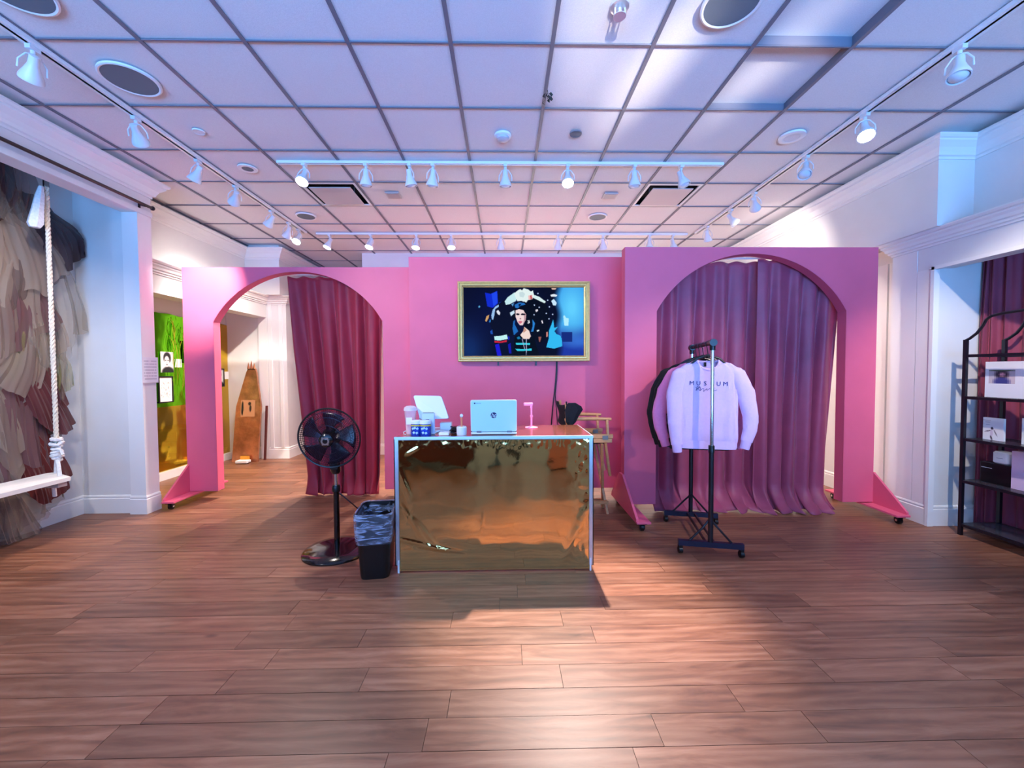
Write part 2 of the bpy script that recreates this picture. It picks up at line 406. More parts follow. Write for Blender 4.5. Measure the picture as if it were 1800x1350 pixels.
struct('trim_13', MB().box((3.75, 3.545, 0), (3.80, 3.575, 2.29)).box((3.75, -4.4, 2.265), (3.80, 3.57, 2.295)), white_trim)
struct('trim_14', MB().box((3.84, 3.97, 0), (3.88, 4.06, 2.45)).box((3.85, 4.09, 0), (3.88, 4.22, 2.45)), white_trim)
struct('baseboard_right', sweep([(3.88, 3.95), (3.77, 3.95), (3.77, 3.575)], BASE), white_trim)
struct('baseboard_right', sweep([(3.80, 3.57), (4.42, 3.57), (4.42, -4.4)], BASE), white_trim)
struct('baseboard_right', sweep([(3.88, 6.95), (3.88, 4.23)], BASE), white_trim)
# street side behind the photographer, with the shop window the daylight comes through
struct('wall_front', MB().box((-4.7, -4.55, 0), (-3.6, -4.4, 3.46)).box((3.6, -4.55, 0), (4.7, -4.4, 3.46)).box((-3.6, -4.55, 3.1), (3.6, -4.4, 3.46)).box((-3.6, -4.55, 0), (3.6, -4.4, .18)), white_wall)
fr = MB()
for x in (-3.6, -1.8, 0, 1.8, 3.56): fr.box((x, -4.5, .18), (x + .05, -4.42, 3.1))
fr.box((-3.6, -4.5, .18), (3.6, -4.42, .24)); fr.box((-3.6, -4.5, 3.04), (3.6, -4.42, 3.1))
struct('window_1', fr, black_metal)

# ------------------------------------------------------------------ ceiling fittings
def ordinal(n): return ('first', 'second', 'third', 'fourth', 'fifth', 'sixth', 'seventh', 'eighth', 'ninth', 'tenth')[n]
def disc(name, label, x, y, r, rim_m, face_m, cat, drop=.012, rim=.018):
    t = thing(name, label, cat, (x, y, CZ))
    MB().lathe([(r, 0), (r, -drop), (r - rim * .5, -drop * 1.3), (r - rim, -drop)], (x, y, CZ + .004), n=40, cap=False).build('rim', rim_m, t, smooth=True)
    MB().lathe([(0, -drop * .7), (r - rim, -drop * .9)], (x, y, CZ + .004), n=40, cap=False).build('grille', face_m, t)
    return t
for lab, x, y, r in (('large round ceiling speaker nearest the left light track', -2.484, 2.86, .165), ('round ceiling speaker cut by the top left corner', -2.48, 2.2, .165),
                     ('round dark blue ceiling speaker at the top edge beside the pushed up board', 1.225, 2.24, .155), ('round ceiling speaker behind the left air vent', -2.478, 5.29, .12),
                     ('round ceiling speaker behind the right air vent', 1.2, 5.29, .12)):
    disc('ceiling_speaker', lab, x, y, r, white_plastic, grey_disc, 'speaker')
disc('sprinkler_cover', 'small plain cover disc beside the left track', -2.472, 3.46, .045, white_plastic, tile_m, 'cover disc', .008, .006)
disc('sprinkler_cover', 'small dark cover disc right of the smoke detector', .602, 3.456, .05, grid_m, grey_disc, 'cover disc', .008, .006)
disc('recessed_downlight', 'recessed downlight ring between the left track and the desk track', -2.453, 4.07, .085, white_plastic, grey_disc, 'downlight', .01, .035)
disc('recessed_downlight', 'recessed downlight ring hanging loose near the right track', 2.427, 3.477, .10, white_plastic, tile_m, 'downlight', .014, .04)
t = thing('smoke_detector', 'white domed smoke detector in the middle of the ceiling', 'smoke detector', (0, 3.487, CZ))
MB().lathe([(.07, .004), (.07, -.012), (.058, -.02)], (0, 3.487, CZ), n=28).build('base', white_plastic, t, smooth=True)
MB().lathe([(.054, -.018), (.05, -.034), (.03, -.045), (.005, -.048)], (0, 3.487, CZ), n=28).build('dome', mat('dome_grey', (196, 196, 204), .3), t, smooth=True)
t = thing('fire_sprinkler', 'grey metal sprinkler hanging at the top edge of the ceiling', 'sprinkler', (.63, 2.26, CZ))
mb = MB().lathe([(.05, .004), (.05, -.012), (.03, -.02)], (.63, 2.26, CZ), n=20); mb.build('escutcheon', alu, t, smooth=True)
MB().cyl((.63, 2.26, CZ - .01), (.63, 2.26, CZ - .05), .014, .01).box((.60, 2.25, CZ - .055), (.608, 2.27, CZ - .01)).box((.652, 2.25, CZ - .055), (.66, 2.27, CZ - .01)).lathe([(.034, -.06), (.034, -.056)], (.63, 2.26, CZ), n=14).build('deflector', alu, t)
t = thing('artificial_sprig', 'tiny dark sprig of leaves hooked on the ceiling grid', 'sprig', (.315, 2.93, CZ))
sprig_m = mat('dark_leaf', (24, 30, 26), .7)
for q in range(9):
    a = q * 2.3; c = Vector((.315 + .022 * cos(a), 2.93 + .03 * sin(a * 1.3), CZ - .012 - .006 * q))
    MB().add([c, c + Vector((.016 * cos(a), .012, -.012)), c + Vector((.004, .004, -.03)), c + Vector((-.014, -.01 * sin(a), -.012))], [(0, 1, 2, 3)]).build('leaf', sprig_m, t, solid=.002)
MB().tube([(.313, 2.93, CZ), (.318, 2.934, CZ - .03), (.312, 2.926, CZ - .065)], .002, 5).build('stem', sprig_m, t)
for s, lab in ((-1.216, 'left'), (1.196, 'right')):
    t = thing('access_plate', 'small square cover plate near the %s air vent' % lab, 'cover plate', (s, 4.66, CZ))
    MB().box((s - .075, 4.585, CZ - .008), (s + .075, 4.735, CZ + .004)).build('plate', mat('plate_grey', (196, 190, 192), .5), t)
    MB().box((s - .06, 4.60, CZ - .012), (s + .06, 4.72, CZ - .008)).build('cover', mat('plate_grey2', (180, 172, 176), .5), t)
for i, lab in ((-3, 'left'), (3, 'right')):
    x0 = GX + i * T; y0 = GY + 3 * T
    t = thing('air_vent', 'square ceiling air vent with hanging plate, %s of the desk' % lab, 'air vent', (x0 + T / 2, y0 + T / 2, CZ))
    fm = MB()
    for a, b in (((x0 + .006, y0 + .006), (x0 + T - .006, y0 + .04)), ((x0 + .006, y0 + T - .04), (x0 + T - .006, y0 + T - .006)), ((x0 + .006, y0 + .04), (x0 + .04, y0 + T - .04)), ((x0 + T - .04, y0 + .04), (x0 + T - .006, y0 + T - .04))):
        fm.box((a[0], a[1], CZ + .002), (b[0], b[1], CZ + .012))
    fm.build('frame', white_plastic, t)
    MB().box((x0 + .04, y0 + .04, CZ + .09), (x0 + T - .04, y0 + T - .04, CZ + .10)).build('duct', plenum, t)
    MB().box((x0 + .085, y0 + .085, CZ - .016), (x0 + T - .085, y0 + T - .085, CZ - .006), .004).build('face_plate', mat('vent_plate', (205, 196, 200), .5), t)
    for px in (x0 + .12, x0 + T - .12):
        MB().cyl((px, y0 + .3, CZ - .008), (px, y0 + .3, CZ + .09), .004).build('support_rod', grid_m, t)

# tracks
def track(label, p0, p1):
    t = thing('light_track', label, 'light track', p0)
    d = (Vector(p1) - Vector(p0)); horiz = abs(d.x) > abs(d.y)
    w = Vector((0, .018, 0)) if horiz else Vector((.018, 0, 0))
    a = Vector(p0); b = Vector(p1)
    for nm, q0, q1, z0, z1, mm in (('rail', -1, 1, -.014, 0, white_plastic), ('rail_lip', -1, -.35, -.024, -.014, white_plastic), ('rail_lip', .35, 1, -.024, -.014, white_plastic), ('slot', -.35, .35, -.0145, -.012, black_plastic)):
        c0 = a + w * q0 + Vector((0, 0, z0)); c1 = b + w * q1 + Vector((0, 0, z1))
        MB().box((min(c0.x, c1.x), min(c0.y, c1.y), c0.z), (max(c0.x, c1.x), max(c0.y, c1.y), c1.z)).build(nm, mm, t)
    for e, s in ((a, -1), (b, 1)):
        dv = d.normalized() * .012 * s
        c0 = e - w * 1.1 + Vector((0, 0, -.026)); c1 = e + w * 1.1 + dv
        MB().box((min(c0.x, c1.x), min(c0.y, c1.y), c0.z), (max(c0.x, c1.x), max(c0.y, c1.y), CZ)).build('end_cap', white_plastic, t)
    return t
track('white light track running across the ceiling above the desk', (-2.08, 3.925, CZ), (2.07, 3.925, CZ))
track('white light track across the ceiling behind the pink walls', (-2.62, 5.92, CZ), (2.62, 5.92, CZ))
track('long white light track along the left of the ceiling', (-2.79, .3, CZ), (-2.76, 5.86, CZ))
track('long white light track along the right of the ceiling', (2.73, .3, CZ), (2.76, 5.86, CZ))

bulb_on = mat('lit_bulb', (255, 246, 238), .4, emis=60)
bulb_off = mat('lamp_glass', (214, 224, 232), .12)
lamp_white = mat('lamp_white', (226, 228, 232), .35)
def head(x, y, aim, label, on=False, power=0, cone=50, col=(1, .87, .78), blend=.85, side=1):
    """track spotlight: adapter, stem, forked yoke, socket, bell, bulb"""
    top = Vector((x, y, CZ - .022)); t = thing('track_spotlight', label, 'spotlight', top, 'track spotlights')
    d = (Vector(aim) - (top + Vector((0, 0, -.1)))).normalized()
    sd = d.cross(Vector((0, 0, 1))); sd = sd.normalized() if sd.length > .05 else Vector((1, 0, 0))
    piv = top + Vector((0, 0, -.105))
    MB().box(top + Vector((-.016, -.03, -.028)), top + Vector((.016, .03, .0))).build('adapter', lamp_white, t)
    MB().cyl(top + Vector((0, 0, -.028)), top + Vector((0, 0, -.048)), .012, n=10).build('stem', lamp_white, t)
    c = piv + d * .045
    yk = [c + sd * (.061 * s2) + d * o for s2, o in ((1, 0),)]
    for s2 in (1, -1):
        MB().tube([top + Vector((0, 0, -.045)), top + Vector((0, 0, -.055)) + sd * s2 * .03, c * .5 + (top + Vector((0, 0, -.055))) * .5 + sd * s2 * .058, c + sd * s2 * .06], .0045, 6).build('yoke_arm', lamp_white, t)
    MB().lathe([(.006, -.055), (.024, -.05), (.026, 0), (.03, .012)], piv, d, 16).build('socket', lamp_white, t, smooth=True)
    MB().lathe([(.03, .01), (.036, .03), (.05, .062), (.057, .082), (.057, .094), (.052, .094), (.044, .066), (.03, .03)], piv, d, 20, cap=False).build('bell', lamp_white, t, smooth=True)
    MB().lathe([(.044, .066), (.046, .086), (.034, .098), (.012, .104), (.001, .105)], piv, d, 16, cap=False).build('bulb', bulb_on if on else bulb_off, t, smooth=True)
    if power:
        l = bpy.data.lights.new('spot_lamp', 'SPOT'); l.energy = power; l.color = col; l.spot_size = radians(cone); l.spot_blend = blend; l.shadow_soft_size = .03
        o = bpy.data.objects.new('spot_lamp', l); COL.objects.link(o); o.parent = t
        o.location = piv + d * .115 - top; o.rotation_euler = d.to_track_quat('-Z', 'Y').to_euler()
    return t
WARM = (1, .84, .70); PINKW = (1, .80, .80)
for n, (x, aim, on, pw, cone) in enumerate(((-1.847, (-2.0, 2.2, 0), True, 150, 66), (-1.278, (-1.4, 4.3, 0), False, 0, 0), (-.873, (-.4, 4.4, 0), False, 0, 60), (-.655, (-1.0, 4.4, .6), False, 0, 60),
                                            (.021, (.05, 4.35, 0), False, 0, 0), (.608, (.46, 2.42, 0), True, 1300, 36), (1.24, (1.3, 4.0, 0), False, 0, 0), (1.684, (2.3, 3.6, 1.2), False, 0, 40))):
    head(x, 3.925, aim, '%s white spotlight from the left on the track above the desk' % ordinal(n), on, pw, cone)
for n, (x, aim, on, pw, cone) in enumerate(((-2.45, (-3.4, 5.2, .6), True, 320, 95), (-1.874, (-2.4, 4.9, .6), True, 320, 80), (-1.232, (-1.4, 5.1, .6), True, 220, 80), (-.741, (-.6, 5.1, .8), True, 220, 80),
                                            (-.039, (.0, 6.9, 1.6), False, 360, 110), (.779, (.8, 6.9, 1.8), False, 360, 110), (1.421, (1.8, 6.9, 1.8), False, 360, 110), (2.09, (1.8, 5.0, 0), False, 0, 0), (2.425, (3.0, 5.6, 0), False, 160, 90))):
    head(x, 5.92, aim, '%s white spotlight from the left on the track behind the pink walls' % ordinal(n), on, pw, cone)
for n, (y, aim, on, pw, cone) in enumerate(((2.555, (-4.1, 3.4, 1.6), False, 110, 70), (3.237, (-3.25, 4.6, 2.25), False, 650, 36), (3.87, (-3.9, 4.0, 1.3), False, 0, 60), (4.395, (-4.0, 5.6, 2.2), False, 40, 80),
                                            (5.056, (-4.4, 5.6, 1.4), False, 120, 80), (5.449, (-4.2, 6.5, 1.2), False, 100, 80), (5.703, (-3.0, 4.2, .9), True, 60, 50))):
    head(-2.78, y, aim, '%s white spotlight from the near end of the left track' % ordinal(n), on, pw, cone)
for n, (y, aim, on, pw, cone) in enumerate(((2.483, (2.0, 1.9, 0), False, 0, 0), (3.133, (1.9, 1.6, 0), True, 90, 60), (3.746, (1.9, 2.9, 1.2), False, 0, 45), (4.513, (3.62, 5.6, 2.4), False, 70, 120), (4.984, (3.84, 4.15, 1.3), False, 110, 50), (5.564, (3.4, 6.2, 1.2), False, 160, 90))):
    head(2.745, y, aim, '%s white spotlight from the near end of the right track' % ordinal(n), on, pw, cone)
head(2.74, 1.70, (4.0, 3.5, .9), 'white spotlight of the right track nearest the shop window, lighting the black shelf rack', True, 260, 52)
head(2.74, 1.15, (1.9, 3.6, 1.2), 'white spotlight of the right track turned towards the sweatshirts', True, 230, 42)
head(-2.79, 1.9, (-4.1, 3.5, .8), 'white spotlight of the left track nearest the shop window, lighting the swing', True, 130, 60)
head(-2.79, 1.2, (-.5, 4.4, 1.3), 'white spotlight of the left track turned towards the screen wall', True, 300, 60)
head(-2.79, .6, (-1.7, 1.3, 0), 'white spotlight at the window end of the left track, lighting the near floor', True, 120, 90)
head(2.74, .6, (1.5, 1.3, 0), 'white spotlight at the window end of the right track, lighting the near floor', True, 70, 90)

# ------------------------------------------------------------------ pink rolling walls
def caster(x, y, z, parent):
    """fork plate and wheel below a foot board"""
    b = MB().box((x - .03, y - .03, z - .008), (x + .03, y + .03, z)).box((x - .022, y - .012, z - .05), (x - .016, y + .02, z - .006)).box((x + .016, y - .012, z - .05), (x + .022, y + .02, z - .006))
    o = b.build('caster', black_metal, parent)
    MB().cyl((x - .013, y + .008, z * .5 - .004), (x + .013, y + .008, z * .5 - .004), z * .5 - .004, n=18).build('wheel', black_plastic, o, smooth=True)
    MB().cyl((x - .0235, y + .008, z * .5 - .004), (x + .0235, y + .008, z * .5 - .004), .011, n=12).build('axle', chrome, o)
def feet(t, x, s, yf, yb, yfront, yback):
    """triangular gusset, foot board and casters at one end of a wall; s = direction towards the middle of the wall"""
    g = [(x, yf, .39), (x, yfront + .02, .11), (x, yfront + .02, .088), (x, yback - .02, .088), (x, yback - .02, .11), (x, yb, .39)]
    MB().prism(g, (s * .02, 0, 0)).build('gusset', pink, t)
    x0, x1 = sorted((x, x + s * .125))
    MB().box((x0, yfront, .072), (x1, yback, .09), .004).build('foot_board', pink, t)
    for y in (yfront + .045, yback - .05): caster(x + s * .06, y, .071, t)
def arch_wall(name, label, x0, x1, yf, z0, z1, ax0, ax1, zs, zt, th=.11):
    t = thing(name, label, 'partition', ((x0 + x1) / 2, yf, 0))
    cx = (ax0 + ax1) / 2; hw = (ax1 - ax0) / 2; h = zt - zs; R = (hw * hw + h * h) / (2 * h); cz = zt - R
    a0 = math.asin(hw / R); N = 36
    arc = [(cx + R * sin(-a0 + 2 * a0 * i / N), cz + R * cos(-a0 + 2 * a0 * i / N)) for i in range(N + 1)]
    face = MB()
    for y in (yf, yf + th):
        for (qa, qb) in (((x0, z0), (ax0, zs)), ((ax1, z0), (x1, zs))):
            face.add([(qa[0], y, qa[1]), (qb[0], y, qa[1]), (qb[0], y, qb[1]), (qa[0], y, qb[1])], [(0, 1, 2, 3)])
        face.add([(x0, y, zs), (ax0, y, zs), (ax0, y, z1), (x0, y, z1)], [(0, 1, 2, 3)])
        face.add([(ax1, y, zs), (x1, y, zs), (x1, y, z1), (ax1, y, z1)], [(0, 1, 2, 3)])
        for (xa, za), (xb, zb) in zip(arc, arc[1:]): face.add([(xa, y, za), (xb, y, zb), (xb, y, z1), (xa, y, z1)], [(0, 1, 2, 3)])
    y0, y1 = yf, yf + th
    face.add([(x0, y0, z0), (x0, y1, z0), (x0, y1, z1), (x0, y0, z1)], [(0, 1, 2, 3)]).add([(x1, y0, z0), (x1, y1, z0), (x1, y1, z1), (x1, y0, z1)], [(0, 1, 2, 3)])
    face.add([(x0, y0, z1), (x1, y0, z1), (x1, y1, z1), (x0, y1, z1)], [(0, 1, 2, 3)])
    face.add([(x0, y0, z0), (ax0, y0, z0), (ax0, y1, z0), (x0, y1, z0)], [(0, 1, 2, 3)]).add([(ax1, y0, z0), (x1, y0, z0), (x1, y1, z0), (ax1, y1, z0)], [(0, 1, 2, 3)])
    face.build('arch_board', pink, t)
    lin_ = MB()
    pts = [(ax0, z0)] + arc + [(ax1, z0)]
    lin_.loft([[(x, yf + .003, z) for x, z in pts], [(x, yf + th - .003, z) for x, z in pts]], closed=False)
    lin_.build('arch_lining', pink, t, smooth=False, solid=.003)
    return t
LW = arch_wall('arched_wall', 'pink rolling wall with an arch, left of the screen, one curtain drawn half open', -3.475, -1.035, 4.55, .095, 2.535, -3.155, -1.325, 1.945, 2.488)
feet(LW, -3.475, 1, 4.55, 4.66, 4.19, 5.02); feet(LW, -1.035, -1, 4.56, 4.66, 4.56, 5.02)
RW = arch_wall('arched_wall', 'pink rolling wall with an arch filled by two closed plum curtains', 1.155, 3.605, 3.93, .10, 2.57, 1.462, 3.305, 1.965, 2.51)
feet(RW, 1.135, 1, 3.93, 4.04, 3.48, 4.34); feet(RW, 3.625, -1, 3.93, 4.04, 3.57, 4.40)
t = thing('screen_wall', 'plain pink rolling wall that carries the gold framed screen', 'partition', (.2, 4.42, 0))
MB().box((-1.005, 4.42, .125), (1.43, 4.53, 2.61)).build('panel', pink, t)
for x in (-.92, 1.33):
    MB().box((x - .06, 4.30, .075), (x + .06, 4.86, .095)).build('foot_board', pink, t)
    for y in (4.36, 4.80): caster(x, y, .074, t)
MB().box((-1.005, 4.43, .096), (-.98, 4.52, .126)).box((1.40, 4.43, .096), (1.43, 4.52, .126)).box((-.97, 4.43, .096), (-.87, 4.52, .126)).box((1.28, 4.43, .096), (1.38, 4.52, .126)).build('bottom_rail', pink, t)

# ------------------------------------------------------------------ curtains
def curtain(name, label, mtl, xt0, xt1, xb0, xb1, y, ztop, folds, ypool, seed, amp=.035, flare=None, rise=None):
    rng = random.Random(seed); ph = [rng.uniform(0, 6.28) for _ in range(6)]
    def fn(u, v):
        s = v ** 1.0
        x = (xt0 + (xt1 - xt0) * u) * (1 - s) + (xb0 + (xb1 - xb0) * u) * s
        uu = u + .012 * sin(5 * u + ph[0] + 2 * v)
        a = amp * (.35 + .65 * min(1, v * 3))
        yy = y + a * sin(folds * 2 * pi * uu + ph[1] + .5 * sin(3 * v + ph[2])) + .28 * a * sin(folds * 3.3 * pi * uu + ph[3] + v)
        x += .4 * a * cos(folds * 2 * pi * uu + ph[1]) * (.3 + v)
        z = ztop - (ztop + .0) * v
        if rise: z += (rise(u)) * (1 - v) ** 2
        # gather slightly at the very top
        z -= .018 * (1 - v) ** 8 * (0.5 + .5 * cos(folds * 2 * pi * u + ph[1]))
        # cloth lying on the floor at the bottom
        if z < .22:
            q = (.22 - z) / .22
            yy += (ypool - y) * q ** 1.6 * (.75 + .25 * sin(folds * 2 * pi * uu + ph[4]))
            x += .03 * q * sin(folds * 3 * pi * uu + ph[3])
            z = max(.006 + .012 * (1 + sin(13 * u + ph[2])) * (1 - q), .006 + z * (1 - .35 * q)) + .018 * q * (1 + sin(folds * 2.6 * pi * uu + ph[0])) * (1 - q * .6)
        return (x, yy, z)
    mb = MB().grid(fn, 150, 60)
    o = mb.build(name, mtl, None, smooth=True, solid=.003)
    return tag(o, label, 'curtain')
curtain('velvet_curtain', 'wine red velvet curtain gathered to the right side of the left arch', wine, -2.43, -1.36, -2.22, -1.42, 4.73, 2.475, 6, 4.63, 3, .04)
curtain('velvet_curtain', 'plum velvet curtain behind the clothes rack, left half of the right arch', plum, 1.49, 2.59, 1.50, 2.57, 4.18, 2.50, 6, 3.87, 5, .036)
curtain('velvet_curtain', 'plum velvet curtain filling the right half of the right arch', plum, 2.53, 3.385, 2.53, 3.25, 4.085, 2.50, 5, 3.86, 9, .034)
for lab, x0, x1, y, z in (('thin white curtain rod across the back of the left arch', -3.3, -1.2, 4.735, 2.50), ('thin white curtain rod across the back of the right arch', 1.3, 3.45, 4.12, 2.515)):
    t = thing('curtain_rod', lab, 'curtain rod', (x0, y, z))
    MB().cyl((x0, y, z), (x1, y, z), .011, n=10).build('rod', white_plastic, t, smooth=True)
    yw = 4.66 if x0 < 0 else 4.04
    for x in (x0 + .03, x1 - .03):
        MB().box((x - .012, yw, z - .02), (x + .012, yw + .006, z + .03)).box((x - .006, yw, z - .018), (x + .006, y + .012, z - .011)).build('bracket', white_plastic, t)

# ------------------------------------------------------------------ framed screen
t = thing('framed_screen', 'wide video screen in a moulded gold frame on the pink wall', 'screen', (.21, 4.33, 1.5))
X0, X1, Z0, Z1 = -.482, .906, 1.498, 2.336
prof = [(0, 0), (0, .05), (.008, .058), (.014, .058), (.018, .045), (.026, .042), (.034, .05), (.042, .05), (.048, .036), (.058, .03), (.064, .012), (.064, 0)]
corn = [(X0, Z0, 1, 1), (X1, Z0, -1, 1), (X1, Z1, -1, -1), (X0, Z1, 1, -1)]
for a in range(4):
    b = (a + 1) % 4; rg = []
    for q in (a, b):
        x, z, sx, sz = corn[q]; rg.append([(x + sx * w, 4.385 - d, z + sz * w) for w, d in prof])
    MB().loft(rg, True, True).build('frame_rail', gilt, t)
MB().box((X0 + .05, 4.365, Z0 + .05), (X1 - .05, 4.415, Z1 - .05)).build('screen_case', black_plastic, t)
def blob(u, v, cx, cy, rx, ry, soft=.25, rot=0):
    du, dv = u - cx, v - cy; c, s = cos(rot), sin(rot)
    d = math.hypot((du * c + dv * s) / rx, (-du * s + dv * c) / ry)
    return max(0, min(1, (1 + soft - d) / (2 * soft)))
def mixc(a, b, t): return tuple(a[i] * (1 - t) + b[i] * t for i in range(3))
def inpoly(x, y, P):
    r = False; j = len(P) - 1
    for i in range(len(P)):
        xi, yi = P[i]; xj, yj = P[j]
        if (yi > y) != (yj > y) and x < (xj - xi) * (y - yi) / (yj - yi) + xi: r = not r
        j = i
    return r
VID = [((13, 40, 205), [(465, 215), (530, 228), (605, 195), (612, 335), (555, 385), (490, 370)]),
       ((30, 70, 235), [(540, 228), (600, 200), (606, 330), (560, 370)]),
       ((20, 60, 190), [(620, 330), (690, 300), (680, 350), (640, 370)]),
       ((20, 40, 120), [(1330, 660), (1455, 660), (1455, 770), (1340, 770)]),
       ((178, 236, 252), [(1352, 478), (1368, 470), (1385, 500), (1415, 505), (1412, 590), (1365, 588)]),
       ((50, 185, 240), [(1238, 515), (1215, 580), (1190, 640), (1185, 740), (1158, 832), (1250, 847), (1342, 820), (1335, 740), (1320, 700), (1275, 682), (1252, 650), (1292, 600), (1250, 612), (1246, 570)]),
       ((7, 7, 34), [(535, 470), (560, 380), (690, 290), (770, 335), (800, 420), (780, 560), (795, 700), (730, 690), (560, 705), (520, 560)]),
       ((4, 4, 20), [(940, 310), (1020, 255), (1150, 330), (1200, 430), (1185, 580), (1160, 720), (1090, 790), (1000, 720), (960, 500)]),
       ((196, 232, 236), [(688, 312), (720, 268), (800, 212), (835, 235), (815, 310), (742, 346), (700, 352)]),
       ((214, 236, 236), [(1018, 240), (1080, 262), (1156, 318), (1140, 336), (1070, 302), (1004, 272)]),
       ((224, 240, 238), [(795, 228), (838, 188), (866, 176), (885, 190), (905, 165), (960, 182), (985, 205), (1008, 190), (1022, 250), (1000, 290), (950, 300), (928, 334), (880, 308), (830, 312)]),
       ((196, 218, 222), [(850, 215), (890, 205), (920, 230), (900, 270), (860, 262)]), ((240, 180, 180), [(955, 250), (1000, 240), (1004, 285), (960, 296)]), ((168, 30, 40), [(978, 248), (990, 244), (996, 288), (984, 290)]),
       ((4, 4, 18), [(770, 445), (785, 375), (820, 322), (912, 316), (985, 360), (1012, 440), (1004, 560), (965, 645), (900, 600), (930, 480), (880, 408), (820, 398), (805, 520), (780, 540)]),
       ((36, 110, 190), [(800, 352), (850, 325), (908, 332), (925, 350), (870, 362), (836, 392), (806, 385)]), ((6, 12, 40), [(845, 345), (880, 338), (850, 376)]),
       ((238, 214, 214), [(810, 415), (848, 400), (900, 412), (932, 465), (926, 522), (892, 582), (860, 584), (832, 545), (810, 485)]),
       ((190, 150, 158), [(905, 430), (932, 465), (926, 522), (892, 582), (905, 520)]), ((26, 18, 34), [(812, 455), (835, 446), (858, 456), (850, 468), (825, 468)]), ((26, 18, 34), [(868, 458), (890, 446), (925, 458), (912, 470), (882, 470)]),
       ((150, 110, 120), [(858, 500), (875, 502), (872, 515), (858, 514)]), ((206, 110, 130), [(840, 538), (866, 532), (892, 542), (868, 566), (850, 560)]),
       ((200, 225, 240), [(745, 440), (795, 412), (800, 445), (758, 480)]), ((90, 150, 200), [(760, 345), (795, 330), (780, 372)]),
       ((240, 216, 206), [(908, 598), (962, 642), (984, 705), (962, 738), (900, 738), (862, 692), (895, 650)]), ((200, 150, 130), [(908, 598), (935, 640), (900, 668), (896, 650)]),
       ((30, 105, 185), [(785, 535), (805, 520), (800, 570), (840, 650), (790, 694), (775, 620)]), ((40, 125, 205), [(1000, 512), (1032, 560), (1012, 655), (985, 655), (1005, 590)]),
       ((225, 230, 235), [(940, 530), (970, 525), (972, 555), (955, 566), (940, 556), (948, 552), (960, 545)]),
       ((3, 3, 14), [(800, 700), (862, 692), (900, 740), (962, 740), (1010, 690), (1080, 925), (780, 925)]), ((24, 120, 170), [(820, 720), (850, 705), (870, 735), (835, 740)]),
       ((52, 206, 228), [(808, 780), (975, 782), (972, 804), (815, 800)]), ((52, 206, 228), [(803, 846), (900, 852), (992, 844), (990, 868), (830, 874)]),
       ((170, 180, 215), [(880, 735), (888, 735), (916, 850), (908, 850)]), ((170, 180, 215), [(928, 738), (936, 738), (934, 920), (926, 920)]),
       ((190, 240, 240), [(565, 706), (640, 700), (710, 685), (722, 735), (640, 752), (572, 750)]), ((206, 36, 56), [(568, 756), (640, 762), (712, 748), (708, 770), (640, 780), (570, 776)]),
       ((26, 20, 210), [(575, 800), (620, 790), (650, 925), (600, 925)]), ((20, 20, 170), [(722, 800), (752, 780), (762, 900), (735, 900)]), ((24, 40, 190), [(720, 705), (742, 712), (738, 750), (724, 745)]),
       ((150, 190, 235), [(535, 470), (550, 410), (580, 372), (618, 348), (622, 372), (580, 400), (570, 470), (556, 520), (540, 515)]), ((220, 225, 240), [(592, 425), (612, 408), (638, 440), (630, 468), (608, 458)]),
       ((208, 158, 100), [(465, 530), (480, 480), (512, 462), (505, 500), (478, 545)]), ((40, 120, 200), [(508, 545), (520, 510), (530, 520), (525, 552)]), ((30, 80, 180), [(520, 650), (545, 630), (552, 680), (528, 682)]),
       ((225, 235, 245), [(1205, 240), (1245, 230), (1285, 242), (1275, 262), (1215, 262)]), ((200, 230, 250), [(1215, 310), (1245, 285), (1278, 330), (1270, 360), (1240, 362)]), ((240, 200, 180), [(1215, 165), (1280, 165), (1262, 182), (1225, 180)]),
       ((230, 225, 235), [(1035, 410), (1060, 400), (1066, 420), (1042, 436)]), ((230, 225, 235), [(1100, 530), (1116, 525), (1124, 560), (1112, 566)]), ((215, 235, 240), [(1048, 640), (1078, 630), (1080, 648), (1054, 656)]), ((150, 90, 84), [(1068, 712), (1104, 712), (1088, 772), (1076, 768)]), ((200, 130, 120), [(1158, 660), (1176, 655), (1176, 712), (1160, 715)]), ((90, 170, 220), [(388, 370), (402, 358), (412, 372), (396, 388)])]
VB = [(c, P, min(p[0] for p in P), max(p[0] for p in P), min(p[1] for p in P), max(p[1] for p in P)) for c, P in VID]
def video1(x, y):
    u, v = (x - 225) / 1360, (y - 160) / 765
    c = (5, 5, 32); c = mixc(c, (16, 44, 100), blob(u, v, .05, .85, .12, .3, .7)); c = mixc(c, (6, 10, 60), blob(u, v, .3, .4, .25, .4, .8))
    r = max(0, min(1, (x - 1255 - 20 * sin(y / 60)) / 90)); c = mixc(c, mixc((44, 138, 226), (28, 54, 160), max(0, min(1, (y - 560) / 120))), r)
    c = mixc(c, (96, 205, 252), r * blob(u, v, .9, .3, .12, .34, .8)); c = mixc(c, (60, 120, 220), r * .7 * blob(u, v, .98, .8, .12, .08, .7))
    for cc, P, a0, a1, b0, b1 in VB:
        if a0 <= x <= a1 and b0 <= y <= b1 and inpoly(x, y, P): c = cc
    for sx, sy in ((1160, 448), (1190, 510), (1195, 375), (1232, 460), (1065, 225), (1020, 465), (1025, 355), (1080, 380), (1175, 300)):
        if (x - sx) ** 2 + (y - sy) ** 2 < 60: c = (190, 210, 245)
    return c
def video(u, v):
    x, y = 225 + 1360 * u, 160 + 765 * (1 - v); cs = [video1(x + dx, y + dy) for dx, dy in ((-1.5, -1.5), (1.5, -1.5), (-1.5, 1.5), (1.5, 1.5))]
    return tuple(sum(c[i] for c in cs) / 4 for i in range(3))
